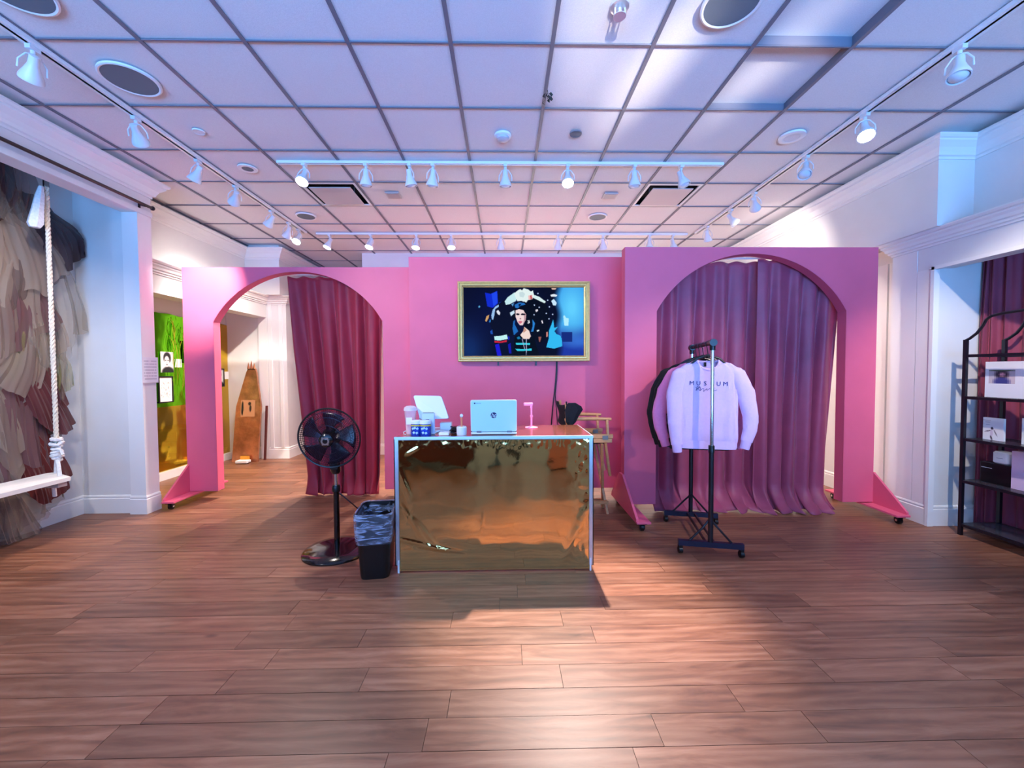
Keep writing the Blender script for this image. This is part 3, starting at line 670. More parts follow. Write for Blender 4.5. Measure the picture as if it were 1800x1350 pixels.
picture('screen_image', (X0 + .062, 4.362, Z0 + .062), (X1 - X0 - .124, 0, 0), (0, 0, Z1 - Z0 - .124), 220, 124, video, print_mat('screen_glow', 1.0), t)
MB().box((-.07, 4.39, 1.455), (-.055, 4.42, 1.51)).build('bracket_tab', black_metal, t)
MB().box((.335, 4.39, 1.455), (.35, 4.42, 1.51)).build('bracket_tab', black_metal, t)
t = MB().tube([(.56, 4.40, 1.50), (.558, 4.405, 1.38), (.545, 4.41, 1.22), (.52, 4.41, 1.0), (.505, 4.41, .82), (.51, 4.405, .5), (.52, 4.40, .2)], .006, 6)
t.tube([(.57, 4.40, 1.50), (.565, 4.41, 1.30), (.548, 4.41, 1.15), (.56, 4.41, .98), (.575, 4.41, .82), (.56, 4.405, .5), (.53, 4.40, .2)], .004, 6)
tag(t.build('power_cable', black_plastic, None, smooth=True), 'twisted black cable hanging from the screen down the pink wall', 'cable')

# ------------------------------------------------------------------ reception desk
DX0, DX1, DY0, DY1, DZ = -.755, .612, 2.845, 3.43, .945
t = desk = thing('reception_desk', 'reception desk wrapped in shiny gold film with white metal edges', 'desk', (-.07, 3.1, 0))
def filmfn(u, v):
    x = DX0 + .02 + (DX1 - DX0 - .04) * u; z = .008 + (DZ - .03) * v
    w = .0022 * noise.noise(Vector((x * 2.2, z * 2.2, 1.3))) + .0009 * noise.noise(Vector((x * 9, z * 11, 4.1)))
    # creases: lower left fan, upper left nick, loose right edge, taped upper rim
    for cx, cz, an, ln, wd, hh in ((.13, .33, -1.0, .2, .012, .006), (.2, .28, -.9, .16, .01, .005), (.16, .2, -.25, .22, .014, .006), (.3, .16, -.12, .2, .01, .005), (.1, .42, 1.3, .09, .01, .004), (.12, .85, .5, .06, .006, .004), (1.27, .3, 1.15, .3, .03, .008), (.07, .6, -1.2, .14, .016, .006), (.6, .35, 1.5, .08, .006, .003)):
        dx, dz = x - DX0 - cx, z - cz; c, s = cos(an), sin(an); a, b = dx * c + dz * s, -dx * s + dz * c
        if abs(a) < ln: w += hh * math.exp(-(b / wd) ** 2) * (1 - (a / ln) ** 2)
    if v > .93: w += .0016 * noise.noise(Vector((x * 38, z * 30, 9)))
    if u > .93: w += .0022 * noise.noise(Vector((x * 30, z * 24, 2)))
    return (x, DY0 - .004 - w, z)
MB().grid(filmfn, 150, 100).build('front_film', gold_film, t, smooth=True)
board_w = mat('desk_board', (214, 208, 204), .5)
MB().box((DX0 + .012, DY0 + .004, .03), (DX1 - .012, DY0 + .022, DZ - .012)).build('front_board', board_w, t)
for x in (DX0 + .006, DX1 - .024):
    MB().box((x, DY0 + .022, .03), (x + .018, DY1, DZ - .012)).build('side_panel', mat('side_film', (206, 150, 90), .25, .8), t)
top_film = mat('top_film', (196, 120, 92), .16, .85, bump=.04, bump_s=7)
MB().box((DX0, DY0 + .012, DZ - .012), (DX1, DY1, DZ)).build('desk_top', top_film, t)
MB().box((DX0 - .004, DY0 - .014, DZ - .016), (DX1 + .004, DY0 + .012, DZ + .003)).build('top_strip', alu, t)
for x, a in ((DX0 - .006, .055), (DX1 - .024, .04)):
    MB().box((x, DY0 - .016, a), (x + .03, DY0 - .009, DZ - .014)).box((x if x < 0 else x + .024, DY0 - .016, a), (x + .006 if x < 0 else x + .03, DY0 + .02, DZ - .014)).build('corner_strip', alu, t)
    MB().box((x + (.016 if x < 0 else .004), DY0 - .018, .0), (x + (.028 if x < 0 else .014), DY0 - .0095, .09)).build('corner_tape', white_plastic, t)
MB().box((DX1 - .004, DY0 + .012, DZ - .002), (DX1 + .003, DY1, DZ + .003)).build('edge_strip', alu, t)
for x in (DX0 + .05, DX1 - .08):
    for y in (DY0 + .05, DY1 - .08): MB().box((x, y, 0), (x + .04, y + .04, .03)).build('foot', black_plastic, t)

# laptop, lid towards the camera
lap_blue = mat('laptop_shell', (222, 240, 246), .35)
t = thing('laptop', 'silver laptop seen from behind with round logo on its lid', 'laptop', (-.077, 2.98, DZ))
LX0, LX1 = -.238, .088; LY = 2.925
MB().box((LX0, LY - .004, DZ + .003), (LX1, LY + .215, DZ + .019), .006).build('base', lap_blue, t, smooth=True)
def lid(o): return [(LX0, LY - .012 - .05 * 0, 0)]
lidv = Vector((0, -.035, .227)); n0 = Vector((0, -.227, -.035)).normalized()
a = Vector((LX0, LY - .002, DZ + .026)); b = Vector((LX1, LY - .002, DZ + .026)); r_ = .012
poly = []
for cx, cz, a0 in ((LX0 + r_, 0 + .006, 180), (LX1 - r_, 0 + .006, 270), (LX1 - r_, 1, 0), (LX0 + r_, 1, 90)):
    for q in (0, 30, 60, 90):
        an = radians(a0 + q); hgt = (lidv.length - r_ if cz == 1 else r_)
        poly.append(Vector((cx + r_ * cos(an), LY - .002, DZ + .024)) + lidv.normalized() * (hgt + r_ * sin(an)))
MB().prism(poly, -n0 * .008).build('lid', lap_blue, t)
MB().prism([p + n0 * .0006 + (p - (a + b) / 2) * -.035 for p in poly], n0 * -.0002).build('lid_panel', mat('lid_panel', (184, 234, 244), .35), t)
for x in (LX0 + .04, LX1 - .07): MB().cyl((x, LY, DZ + .022), (x + .035, LY, DZ + .022), .007, n=10).build('hinge', grid_m, t)
MB().box((LX0 + .002, LY + .002, DZ + .019), (LX1 - .002, LY + .006, DZ + .026)).build('hinge_gap', black_plastic, t)
lc = Vector(((LX0 + LX1) / 2, LY - .002, DZ + .024)) + lidv * .52 + n0 * .0014
navy = mat('navy_ink', (24, 36, 84), .4)
o = MB().lathe([(.0215, -.0004), (.0215, .0004)], lc, n0, 30).build('logo_disc', navy, t)
text_mesh('logo_letters', 'hp', .042, frame_mtx(lc + n0 * .0008, (1, 0, 0), lidv), mat('logo_white', (206, 236, 246), .4), t, shear=.35, extrude=.0003)
lc2 = Vector((LX0 + .03, LY - .002, DZ + .024)) + lidv * .90 + n0 * .0014
MB().lathe([(.0055, -.0003), (.0055, .0003)], lc2, n0, 16).build('badge', navy, t)
text_mesh('badge_word', 'chrome', .011, frame_mtx(lc2 + Vector((.028, 0, 0)), (1, 0, 0), lidv), mat('badge_ink', (90, 130, 160), .4), t, extrude=.0002)

# point of sale tablet stand
pos_w = mat('pos_white', (226, 230, 240), .3)
t = thing('tablet_stand', 'white tablet till on a swivel stand, screen facing away', 'tablet stand', (-.56, 3.12, DZ))
MB().box((-.67, 3.05, DZ), (-.485, 3.24, DZ + .016), .008).build('base', pos_w, t, smooth=True)
tl = Vector((-.672, 3.05, 1.222)); tr = Vector((-.463, 3.02, 1.219)); br = Vector((-.402, 2.98, 1.058)); bl = Vector((-.612, 3.0, 1.05))
nrm = (tr - tl).cross(bl - tl).normalized()
if nrm.y > 0: nrm = -nrm
def rounded(c4, f=.07):
    out = []
    for i in range(4):
        p, a, b = c4[i], c4[i - 1], c4[(i + 1) % 4]
        out += [p + (a - p) * f, p + ((a - p) + (b - p)) * f * .29, p + (b - p) * f]
    return out
MB().prism(rounded([tl, tr, br, bl]), -nrm * .016).build('tablet_back', pos_w, t)
MB().prism([p + nrm * -.017 for p in rounded([tl, tr, br, bl])], -nrm * .002).build('tablet_glass', black_plastic, t)
MB().loft([[(-.60 + dx, 3.10 + dy, DZ + .016) for dx, dy in ((-.05, -.03), (.05, -.03), (.05, .03), (-.05, .03))], [(-.585 + dx, 3.07 + dy, 1.06) for dx, dy in ((-.045, -.02), (.045, -.02), (.045, .02), (-.045, .02))], [(-.56 + dx, 3.045 + dy, 1.14) for dx, dy in ((-.05, -.012), (.05, -.012), (.05, .012), (-.05, .012))]], True, True).build('stand_arm', pos_w, t, smooth=True)
t = thing('card_reader_box', 'pale blue upright box with small square emblem in front of the tablet', 'box', (-.545, 2.98, DZ))
MB().box((-.592, 2.950, DZ), (-.50, 2.972, DZ + .155), .006).build('box_body', mat('pale_blue', (190, 208, 234), .4), t)
MB().box((-.585, 2.953, DZ + .155), (-.507, 2.969, DZ + .158)).build('slot', black_plastic, t)
sqm = Vector((-.551, 2.9492, DZ + .098))
for a, b in (((-.012, -.012), (.012, -.008)), ((-.012, .008), (.012, .012)), ((-.012, -.008), (-.008, .008)), ((.008, -.008), (.012, .008)), ((-.003, -.003), (.003, .003))):
    MB().box((sqm.x + a[0], sqm.y - .0008, sqm.z + a[1]), (sqm.x + b[0], sqm.y + .001, sqm.z + b[1])).build('emblem', black_plastic, t)
tag(MB().box((-.475, 3.03, DZ), (-.392, 3.10, DZ + .075), .006).build('receipt_printer', white_plastic, None, smooth=True), 'plain white receipt printer block right of the tablet stand', 'printer')
tag(MB().box((-.465, 2.90, DZ), (-.392, 2.965, DZ + .022), .005).build('card_dock', white_plastic, None, smooth=True), 'flat white card dock lying at the front edge of the desk', 'card dock')
t = thing('pen_pot', 'squat white pot with an orange pen standing in it', 'pot', (-.305, 2.935, DZ))
MB().lathe([(.034, 0), (.036, .01), (.036, .055), (.03, .062), (.027, .06), (.027, .03)], (-.305, 2.935, DZ), n=28).build('pot', white_plastic, t, smooth=True)
MB().cyl((-.305, 2.935, DZ + .03), (-.306, 2.937, DZ + .125), .0075, n=10).build('pen', mat('orange_pen', (240, 140, 96), .4), t)
MB().sphere((-.306, 2.937, DZ + .137), .012, 12, (1, 1, 1.1)).build('pen_cap', white_plastic, t, smooth=True)
# plastic cup with lid
t = thing('plastic_cup', 'tall clear plastic cup with domed lid, left end of the desk', 'cup', (-.68, 2.985, DZ))
clear = mat('clear_plastic', (250, 226, 232), .08, alpha=.38)
MB().lathe([(.03, 0), (.031, .004), (.038, .1), (.043, .172), (.0445, .176)], (-.68, 2.985, DZ), n=28, cap=False).build('cup_wall', clear, t, smooth=True)
MB().lathe([(.001, .002), (.0295, .003), (.033, .05), (.001, .05)], (-.68, 2.985, DZ), n=24, cap=False).build('drink', mat('milky_drink', (236, 190, 190), .3), t, smooth=True)
MB().lathe([(.047, .172), (.047, .182), (.042, .196), (.026, .206), (.001, .208)], (-.68, 2.985, DZ), n=28, cap=False).build('lid', mat('cup_lid', (246, 232, 236), .15, alpha=.7), t, smooth=True)
MB().box((-.70, 2.9435, DZ + .075), (-.66, 2.9455, DZ + .125)).build('cup_label', paper, t)
# two blue tubs
can_blue = mat('can_blue', (22, 60, 170), .3, noise_s=34, noise_a=.55)
for n, (x, y, lab) in enumerate(((-.622, 2.915, 'blue printed tub with white lid next to the plastic cup'), (-.556, 2.905, 'blue printed tub with white lid in front of the tablet stand'))):
    t = thing('wipes_tub', lab, 'tub', (x, y, DZ), 'blue tubs on the desk')
    MB().lathe([(.036, 0), (.038, .003), (.038, .088)], (x, y, DZ), n=28, cap=False).build('tub_body', can_blue, t, smooth=True)
    MB().lathe([(.0395, .086), (.0395, .104), (.034, .109), (.001, .11)], (x, y, DZ), n=28, cap=False).build('tub_lid', white_plastic, t, smooth=True)
    MB().lathe([(.0385, .07), (.0388, .075), (.0385, .08)], (x, y, DZ), n=28, cap=False).build('yellow_band', mat('tub_yellow', (216, 190, 60), .4), t, smooth=True)
    for q, (da, z) in enumerate(((-.5, .05), (-.1, .055), (.35, .05), (-.3, .022), (.25, .02))):
        an = -pi / 2 + da
        MB().bar((x + .0388 * cos(an - .16), y + .0388 * sin(an - .16), DZ + z), (x + .0388 * cos(an + .16), y + .0388 * sin(an + .16), DZ + z + .008), .002, .014).build('lettering', mat('tub_print', (186, 220, 250), .4), t)
rng = random.Random(4)
mb = MB()
for q in range(6):
    a0 = rng.uniform(0, 6); mb.tube([(-.36 + .035 * cos(a0 + s * .7) * (1 - .05 * s), 3.0 + .03 * sin(a0 + s * .7 + q), DZ + .008 + .007 * q + .004 * sin(s)) for s in range(9)], .0055, 6)
tag(mb.build('cable_bundle', black_plastic, None, smooth=True), 'small coiled bundle of black cable beside the pen pot', 'cable')
tag(MB().tube([(-.39, 3.0, DZ + .01), (-.44, 2.985, DZ + .02), (-.47, 2.96, DZ + .026), (-.5, 2.95, DZ + .012), (-.535, 2.955, DZ + .006)], .004, 6).build('charging_cable', white_plastic, None, smooth=True), 'white cable lying in front of the receipt printer', 'cable')
tag(MB().tube([(-.655, 3.05, DZ + .02), (-.70, 3.03, DZ + .03), (-.735, 3.0, DZ + .012), (-.72, 2.95, DZ + .006), (-.70, 2.93, DZ + .006)], .0035, 6).build('charging_cable', white_plastic, None, smooth=True), 'white cable looping behind the plastic cup', 'cable')
t = thing('phone_tripod', 'small pink stand with a folded top clamp on the desk', 'phone stand', (.216, 3.27, DZ))
pk = mat('bubble_pink', (246, 150, 196), .3)
MB().lathe([(.05, 0), (.05, .006), (.012, .014)], (.216, 3.27, DZ), n=26).build('base', pk, t, smooth=True)
MB().cyl((.216, 3.27, DZ + .01), (.216, 3.27, DZ + .18), .008, n=12).build('stem', pk, t, smooth=True)
MB().lathe([(.013, .085), (.013, .1)], (.216, 3.27, DZ), n=14).build('collar', pk, t)
MB().box((.155, 3.26, DZ + .178), (.228, 3.284, DZ + .2), .005).box((.205, 3.262, DZ + .155), (.224, 3.28, DZ + .18), .004).build('clamp', pk, t, smooth=True)

# ------------------------------------------------------------------ director's chair behind the desk
t = thing('directors_chair', 'tall beech director chair with black canvas behind the desk', 'chair', (.77, 3.95, 0))
for y in (3.77, 4.17):
    MB().tube([(.555, y, .945), (.60, y, .953), (.80, y, .956), (.985, y, .95)], [.014, .017, .017, .013], 10).build('armrest', beech, t, smooth=True)
    MB().bar((.585, y, .78), (.565, y, 1.10), .022, .035, (0, 1, 0)).build('back_post', beech, t)
    MB().bar((.955, y, .79), (.945, y, .945), .02, .03, (0, 1, 0)).build('arm_post', beech, t)
    MB().box((.55, y - .018, .775), (1.0, y + .018, .81), .003).build('seat_rail', beech, t)
    MB().box((.56, y - .02, .735), (.99, y + .02, .773), .003).build('seat_rail', beech, t)
    MB().box((.90, y - .026, .765), (.95, y - .018, .80)).build('hinge_plate', mat('hinge_brass', (140, 122, 110), .35, .8), t)
    MB().bar((.93, y, .735), (1.0, y + (.1 if y < 4 else -.1), .40), .022, .03, (0, 1, 0)).build('leg', beech, t)
    MB().bar((.90, y, .72), (1.0, 4.05 + (.1 if y < 4 else -.1), .0), .022, .03, (0, 1, 0)).build('leg', beech, t)
    MB().bar((.62, y, .735), (.56, 4.05 + (.1 if y < 4 else -.1), .0), .022, .03, (0, 1, 0)).build('leg', beech, t)
MB().box((.55, 3.93, .105), (1.0, 3.955, .135)).build('stretcher', beech, t)
MB().box((.56, 4.14, .06), (1.0, 4.165, .09)).build('stretcher', beech, t)
MB().grid(lambda u, v: (.60 + .37 * u, 3.77 + .4 * v, .765 - .075 * sin(pi * v)), 8, 14).build('seat_canvas', black_cloth, t, smooth=True, solid=.004)
MB().grid(lambda u, v: (.572 - .05 * sin(pi * u) + .014 * sin(5 * v), 3.755 + .43 * u, .90 + .19 * v - .012 * sin(7 * u)), 14, 8).build('back_canvas', black_cloth, t, smooth=True, solid=.004)
# a dark cloth bag hooked over the back of the chair
t = thing('cloth_bag', 'dark cloth bag slung over the corner of the director chair', 'bag', (.61, 3.735, .92))
MB().loft([[(x_ + dx, 3.735 + dy, z) for dx, dy in ((-w, -.012), (-w * .4, -.03), (w * .4, -.03), (w, -.012), (w * .9, .014), (-w * .9, .014))] for z, w, x_ in ((.905, .025, .60), (.93, .045, .605), (.985, .062, .615), (1.045, .082, .633), (1.075, .07, .63), (1.105, .034, .615))], True, True).build('pouch', black_cloth, t, smooth=False)
MB().tube([(.57, 3.735, 1.08), (.566, 3.745, 1.115), (.572, 3.76, 1.11)], .006, 6).build('strap', black_cloth, t)

# ------------------------------------------------------------------ pedestal fan
t = thing('pedestal_fan', 'black pedestal fan with round wire cage in front of the wine curtain', 'fan', (-1.31, 3.2, 0))
FC = Vector((-1.305, 3.08, .905)); ax = Vector((.05, -1, -.12)).normalized(); U = ax.orthogonal().normalized(); U = Vector((1, .05, 0)).normalized(); V = U.cross(ax); U = ax.cross(V)
gloss_black = mat('gloss_black', (10, 10, 14), .14, coat=.4)
MB().lathe([(.255, 0), (.255, .01), (.24, .024), (.16, .042), (.06, .055), (.03, .06)], (-1.31, 3.2, 0), n=44).build('base', gloss_black, t, smooth=True)
MB().cyl((-1.31, 3.2, .05), (-1.31, 3.2, .50), .022, n=18).build('pole', gloss_black, t, smooth=True)
MB().lathe([(.03, .47), (.032, .5), (.026, .52)], (-1.31, 3.2, 0), n=18).build('collar', black_plastic, t, smooth=True)
MB().cyl((-1.31, 3.2, .5), (-1.31, 3.2, .66), .014, n=14).build('inner_pole', chrome, t, smooth=True)
MB().lathe([(.026, .61), (.038, .63), (.036, .76), (.028, .80)], (-1.31, 3.2, 0), n=18).build('neck', gloss_black, t, smooth=True)
MB().box((-1.34, 3.155, .65), (-1.28, 3.17, .77), .006).build('control_panel', black_plastic, t)
MB().loft([[c + U * (w * cos(a)) + V * (h * sin(a)) for a in [2 * pi * j / 16 for j in range(16)]] for c, w, h in ((FC - ax * .16, .03, .03), (FC - ax * .14, .062, .062), (FC - ax * .05, .072, .072), (FC - ax * .03, .05, .05))], True, True).build('motor', gloss_black, t, smooth=True)
MB().bar((-1.31, 3.2, .76), FC - ax * .09 - V * .02, .04, .05).build('tilt_joint', gloss_black, t)
wire = mat('cage_wire', (34, 30, 44), .3, .6)
R = .222
for nm, s in (('front_cage', 1), ('rear_cage', -1)):
    mb = MB(); dep = .062 if s > 0 else .07
    def cp(r, a): return FC + (U * cos(a) + V * sin(a)) * r + ax * s * dep * (1 - (r / R) ** 3)
    for q in range(84):
        a = 2 * pi * q / 84; mb.tube([cp(r, a + (.3 if s > 0 else -.1) * (1 - r / R)) for r in (.045, .09, .14, .18, .205, R)], .0014, 3)
    for r in (.05, .11, .165, .2): mb.tube([cp(r, 2 * pi * j / 40) for j in range(40)], .0018, 4, True)
    mb.build(nm, wire, t)
MB().tube([FC + (U * cos(2 * pi * j / 48) + V * sin(2 * pi * j / 48)) * (R + .003) for j in range(48)], .007, 6, True).build('cage_rim', black_plastic, t, smooth=True)
blade_m = mat('smoky_blade', (34, 20, 38), .2, alpha=.8)
for q in range(5):
    a0 = .4 + q * 2 * pi / 5
    def bf(u, v, a0=a0):
        r = .04 + .155 * u; a = a0 + (.25 + .75 * v) * 1.15 * (.75 + .35 * u)
        return FC + (U * cos(a) + V * sin(a)) * r + ax * (.03 * (v - .5))
    MB().grid(bf, 8, 8).build('blade', blade_m, t, smooth=True, solid=.003)
hub = MB().lathe([(.052, .0), (.05, .012), (.036, .024), (.012, .03), (.001, .03)], FC + ax * .058, ax, 26).build('hub', gloss_black, t, smooth=True)
MB().lathe([(.026, .0275), (.03, .0275), (.03, .0285), (.026, .0285)], FC + ax * .058, ax, 26).build('hub_badge', chrome, hub)
for s in (-1, 1): MB().bar(FC + ax * .083 + U * s * .018 - V * .03, FC + ax * .083 + U * s * .018 + V * .03, .012, .006, ax).build('hub_badge', chrome, hub)
tag(MB().tube([(-1.29, 3.2, .46), (-1.25, 3.21, .42), (-1.16, 3.24, .32), (-1.10, 3.27, .24), (-1.02, 3.28, .12), (-.98, 3.3, .01), (-.84, 3.4, .008), (-.8, 3.7, .008)], .005, 6).build('fan_cord', black_plastic, None, smooth=True), 'black power cord sagging from the fan pole to the floor', 'cable')

# ------------------------------------------------------------------ waste bin
t = thing('waste_bin', 'black waste bin with a clear crinkled liner beside the desk', 'bin', (-.90, 2.88, 0))
def rr(cx, cy, hw, hd, rad, z, n=6, wob=0, seed=0, rot=.12):
    out = []
    for sx, sy, a0 in ((1, 1, 0), (-1, 1, 90), (-1, -1, 180), (1, -1, 270)):
        for q in range(n + 1):
            an = radians(a0 + 90 * q / n); x = sx * (hw - rad) + rad * cos(an); y = sy * (hd - rad) + rad * sin(an)
            k = 1 + wob * noise.noise(Vector((x * 30 + seed, y * 30, z * 22)))
            out.append((cx + (x * cos(rot) - y * sin(rot)) * k, cy + (x * sin(rot) + y * cos(rot)) * k, z))
    return out
BX, BY = -.898, 2.875
MB().loft([rr(BX, BY, .093, .125, .04, 0), rr(BX, BY, .097, .13, .045, .02), rr(BX, BY, .117, .158, .05, .43), rr(BX, BY, .124, .164, .05, .432), rr(BX, BY, .124, .164, .05, .445), rr(BX, BY, .114, .154, .048, .445), rr(BX, BY, .09, .12, .04, .02)], True, True).build('bin_body', black_plastic, t, smooth=True)
def liner_mat():
    M = bpy.data.materials.new('clear_liner'); M.use_nodes = True; nt = M.node_tree; L = nt.links; b = nt.nodes['Principled BSDF']; out = nt.nodes['Material Output']
    b.inputs['Base Color'].default_value = lin((196, 216, 250)) + (1,); b.inputs['Roughness'].default_value = .18; b.inputs['Specular IOR Level'].default_value = 1
    g = nt.nodes.new('ShaderNodeNewGeometry'); mp = nt.nodes.new('ShaderNodeMapping'); mp.inputs['Rotation'].default_value = (.5, .6, .4); mp.inputs['Scale'].default_value = (9, 9, 42); L.new(g.outputs['Position'], mp.inputs[0])
    n = nt.nodes.new('ShaderNodeTexNoise'); n.inputs['Scale'].default_value = 1; n.inputs['Detail'].default_value = 4; n.inputs['Distortion'].default_value = 1.2; L.new(mp.outputs[0], n.inputs['Vector'])
    r = nt.nodes.new('ShaderNodeMapRange'); r.inputs[1].default_value = .46; r.inputs[2].default_value = .72; r.inputs[3].default_value = .10; r.inputs[4].default_value = .8; L.new(n.outputs[0], r.inputs[0])
    bp = nt.nodes.new('ShaderNodeBump'); bp.inputs['Strength'].default_value = .8; bp.inputs['Distance'].default_value = .01; L.new(n.outputs[0], bp.inputs['Height']); L.new(bp.outputs[0], b.inputs['Normal'])
    tp = nt.nodes.new('ShaderNodeBsdfTransparent'); tp.inputs[0].default_value = (.86, .92, 1, 1)
    m = nt.nodes.new('ShaderNodeMixShader'); L.new(r.outputs[0], m.inputs[0]); L.new(tp.outputs[0], m.inputs[1]); L.new(b.outputs[0], m.inputs[2]); L.new(m.outputs[0], out.inputs[0])
    return M
liner = liner_mat()
rings = [rr(BX, BY, .092, .125, .04, .06, wob=.06, seed=3), rr(BX, BY, .107, .147, .045, .35, wob=.03, seed=3), rr(BX, BY, .112, .152, .046, .45, wob=.012, seed=2), rr(BX, BY, .127, .168, .05, .456, wob=.012, seed=2), rr(BX, BY, .130, .170, .05, .43, wob=.03, seed=5), rr(BX, BY, .127, .168, .05, .38, wob=.05, seed=5), rr(BX, BY, .124, .166, .05, .33, wob=.06, seed=6), rr(BX, BY, .122, .163, .05, .28, wob=.05, seed=7), rr(BX, BY, .117, .157, .05, .245, wob=.04, seed=8)]
MB().loft(rings).build('liner', liner, t, smooth=True, sub=1)

# ------------------------------------------------------------------ clothes rack
t = thing('clothes_rack', 'black and chrome rolling clothes rack carrying the sweatshirts', 'clothes rack', (1.63, 3.38, 0))
A = Vector((1.553, 3.045, 0)); B = Vector((1.70, 3.70, 0)); dirr = (B - A).normalized(); per = Vector((dirr.y, -dirr.x, 0))
for q, P_ in enumerate((A, B)):
    MB().bar(P_ - per * .23 + Vector((0, 0, .082)), P_ + per * .23 + Vector((0, 0, .082)), .035, .04).build('base_bar', mat('rack_navy', (14, 20, 48), .35), t)
    for s in (-1, 1):
        e = P_ + per * .215 * s
        c = MB().box(e + Vector((-.014, -.014, .04)), e + Vector((.014, .014, .064))).build('caster', black_plastic, t)
        MB().cyl(e + Vector((-.014, 0, .024)), e + Vector((.014, 0, .024)), .024, n=16).build('wheel', black_plastic, c, smooth=True)
    MB().cyl(P_ + Vector((0, 0, .09)), P_ + Vector((0, 0, .80)), .018, n=14).build('post', black_metal, t, smooth=True)
    MB().lathe([(.022, .78), (.022, .83), (.019, .835)], P_, n=14).build('height_collar', black_plastic, t, smooth=True)
    MB().cyl(P_ + Vector((0, 0, .82)), P_ + Vector((0, 0, 1.56)), .0145, n=14).build('upper_post', chrome, t, smooth=True)
    MB().cyl(P_ + Vector((0, 0, 1.545)), P_ + Vector((0, 0, 1.60)), .02, n=14).build('elbow', black_plastic, t, smooth=True)
    MB().cyl(P_ - dirr * .03 + Vector((0, 0, 1.602)), P_ + dirr * .035 + Vector((0, 0, 1.602)), .027, n=16).build('end_knob', black_plastic, t, smooth=True)
    for s in (-1, 1):
        MB().tube([P_ + Vector((0, 0, .27)) + dirr * (.02 if q == 0 else -.02), P_ + per * s * .06 + Vector((0, 0, .2)), P_ + per * s * .15 + Vector((0, 0, .10))], .008, 6).build('brace', black_metal, t)
MB().cyl(A + Vector((0, 0, 1.602)), B + Vector((0, 0, 1.602)), .016, n=12).build('top_rail', black_metal, t, smooth=True)
for s in (-1, 1): MB().bar(A + per * s * .03 + Vector((0, 0, .09)), B + per * s * .03 + Vector((0, 0, .09)), .012, .02).build('bottom_rail', black_metal, t)

